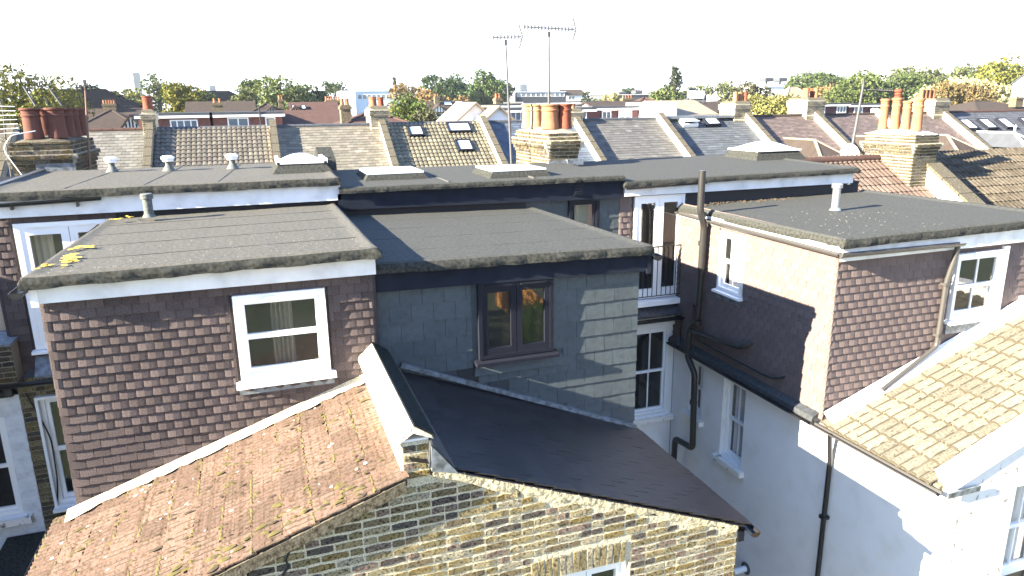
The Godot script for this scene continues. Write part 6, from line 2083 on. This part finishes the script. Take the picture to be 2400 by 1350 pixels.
	for k in 7000:
		var a := rng.randf_range(-0.75, 1.35)
		var d := rng.randf_range(260, 420)
		var hgt := 9.6 + 3.0 * sin(a * 31.0) * sin(a * 17.0 + 2.0) + 1.8 * sin(a * 83.0) + 0.8 * sin(a * 211.0)
		var p := Vector3(sin(a) * d, -9.6 + rng.randf() * hgt, -cos(a) * d)
		xf.append(Transform3D(Basis(Vector3(rng.randfn(), rng.randfn(), rng.randfn()).normalized(), rng.randf() * TAU) * Basis.from_scale(Vector3.ONE * rng.randf_range(1.2, 2.4)), p))
		var kk := rng.randf_range(0.7, 1.3)
		var c: Array = [gr, ol, dk, au][int(absf(sin(a * 23.0)) * 3.99)]
		tint.append(Color(c[0] * kk, c[1] * kk, c[2] * kk))
	var o := many(self, "woodland", leaf_mesh, M.leaf, xf, tint)
	tag(o, "far wooded horizon behind all the houses and trees", "woodland")


# ------------------------------------------------------------------ ground, gardens
func ground() -> void:
	var m := MB.new()
	m.quad(Vector3(-4000, -9.6, -4000), Vector3(4000, -9.6, -4000), Vector3(4000, -9.6, 4000), Vector3(-4000, -9.6, 4000), Vector3.UP)
	ground_piece("ground", m, M.grass)
	var r := MB.new()
	r.quad(Vector3(-200, -9.596, -25.5), Vector3(300, -9.596, -25.5), Vector3(300, -9.596, -19.8), Vector3(-200, -9.596, -19.8), Vector3.UP)
	ground_piece("road", r, M.asphalt)
	for z in [[-27.3, -25.5], [-19.8, -18.0]]:
		var p := MB.new()
		p.bx(-200, 300, -9.6, -9.48, z[0], z[1])
		ground_piece("pavement", p, M.paving)
	var y := MB.new()
	y.quad(Vector3(4.3, -9.592, -11.4), Vector3(7.35, -9.592, -11.4), Vector3(7.35, -9.592, -4.0), Vector3(4.3, -9.592, -4.0), Vector3.UP)
	ground_piece("yard", y, M.paving)
	# the garden behind the camera, which the rear windows mirror
	for k in 9:
		var f := thing("garden_fence_panel", "orange close-boarded garden fence panel, %s from the house" % ["first", "second", "third", "fourth", "fifth", "sixth", "seventh", "eighth", "ninth"][k], "fence", Vector3(10.4, -9.6, 1.0 + k * 1.9), "panels of the garden fence")
		for j in 12:
			box_part(f, "board", M.fence_wood, 10.38, 10.41, -9.55, -7.75 + 0.12 * sin(j / 11.0 * PI), 0.08 + k * 1.9 + j * 0.153, 0.08 + k * 1.9 + j * 0.153 + 0.146)
		box_part(f, "post", M.wood, 10.33, 10.45, -9.6, -7.65, 1.93 + k * 1.9, 2.03 + k * 1.9)
	leaf_mesh = leaf_mesh if leaf_mesh else leaf_clump()
	tree("bushy garden shrub by the orange fence", 9.2, -6.6, 1.4, 7.0, [0.1, 0.16, 0.03], {"low": -9.3, "name": "shrub"})
	tree("garden tree behind the camera on the left", -2.0, -2.6, 2.6, 13.0, [0.06, 0.09, 0.03], {"low": -8.0})
	tree("garden tree behind the camera in the middle", 4.0, -3.0, 2.6, 17.0, [0.06, 0.09, 0.03], {"low": -8.0})
	tree("garden tree behind the camera on the right", 15.0, -2.0, 3.2, 16.0, [0.07, 0.1, 0.03], {"low": -8.0})


func _ready() -> void:
	rng.seed = 20240
	var yaw := deg_to_rad(19.25)
	var pitch := deg_to_rad(14.49)
	var roll := deg_to_rad(0.76)
	var fwd := Vector3(sin(yaw) * cos(pitch), -sin(pitch), -cos(yaw) * cos(pitch))
	var r0 := Vector3(cos(yaw), 0, sin(yaw))
	var u0 := r0.cross(fwd)
	var right := r0 * cos(roll) - u0 * sin(roll)
	var up := u0 * cos(roll) + r0 * sin(roll)
	var cam := Camera3D.new()
	cam.name = "camera"
	cam.transform = Transform3D(Basis(right, up, -fwd), Vector3.ZERO)
	cam.fov = rad_to_deg(2.0 * atan(675.0 / 1664.0))
	cam.near = 0.1
	cam.far = 6000.0
	CAM_T = cam.transform
	add_child(cam)
	cam.current = true
	var env := Environment.new()
	env.background_mode = Environment.BG_SKY
	var sm := ProceduralSkyMaterial.new()
	sm.sky_top_color = lin(0.07, 0.13, 0.27)
	sm.sky_horizon_color = lin(0.36, 0.37, 0.38)
	sm.sky_curve = 0.16
	sm.ground_horizon_color = lin(0.3, 0.3, 0.29)
	sm.ground_bottom_color = lin(0.1, 0.1, 0.09)
	sm.sky_energy_multiplier = 1.0
	var sky := Sky.new()
	sky.sky_material = sm
	env.sky = sky
	env.tonemap_mode = Environment.TONE_MAPPER_LINEAR
	env.tonemap_exposure = 8.3
	env.sdfgi_enabled = true
	env.ssao_enabled = true
	env.ssil_enabled = true
	env.fog_enabled = true
	env.fog_density = 0.00015
	env.fog_light_color = Color(0.9, 0.95, 1.0)
	var we := WorldEnvironment.new()
	we.name = "environment"
	we.environment = env
	add_child(we)
	var sun := DirectionalLight3D.new()
	sun.name = "sun"
	sun.light_energy = 1.6
	sun.light_color = Color(1.0, 0.95, 0.86)
	sun.light_angular_distance = 0.5
	sun.shadow_enabled = true
	sun.sky_mode = DirectionalLight3D.SKY_MODE_LIGHT_ONLY
	add_child(sun)
	sun.look_at_from_position(Vector3.ZERO, Vector3(0.925, -0.38, -0.125))
	make_materials()
	ground()
	left_house()
	grey_house()
	shared_extension()
	right_house()
	painted_house()
	far_side_houses()
	near_chimneys()
	opposite_terrace()
	beyond()
	roof_things()
	trees()
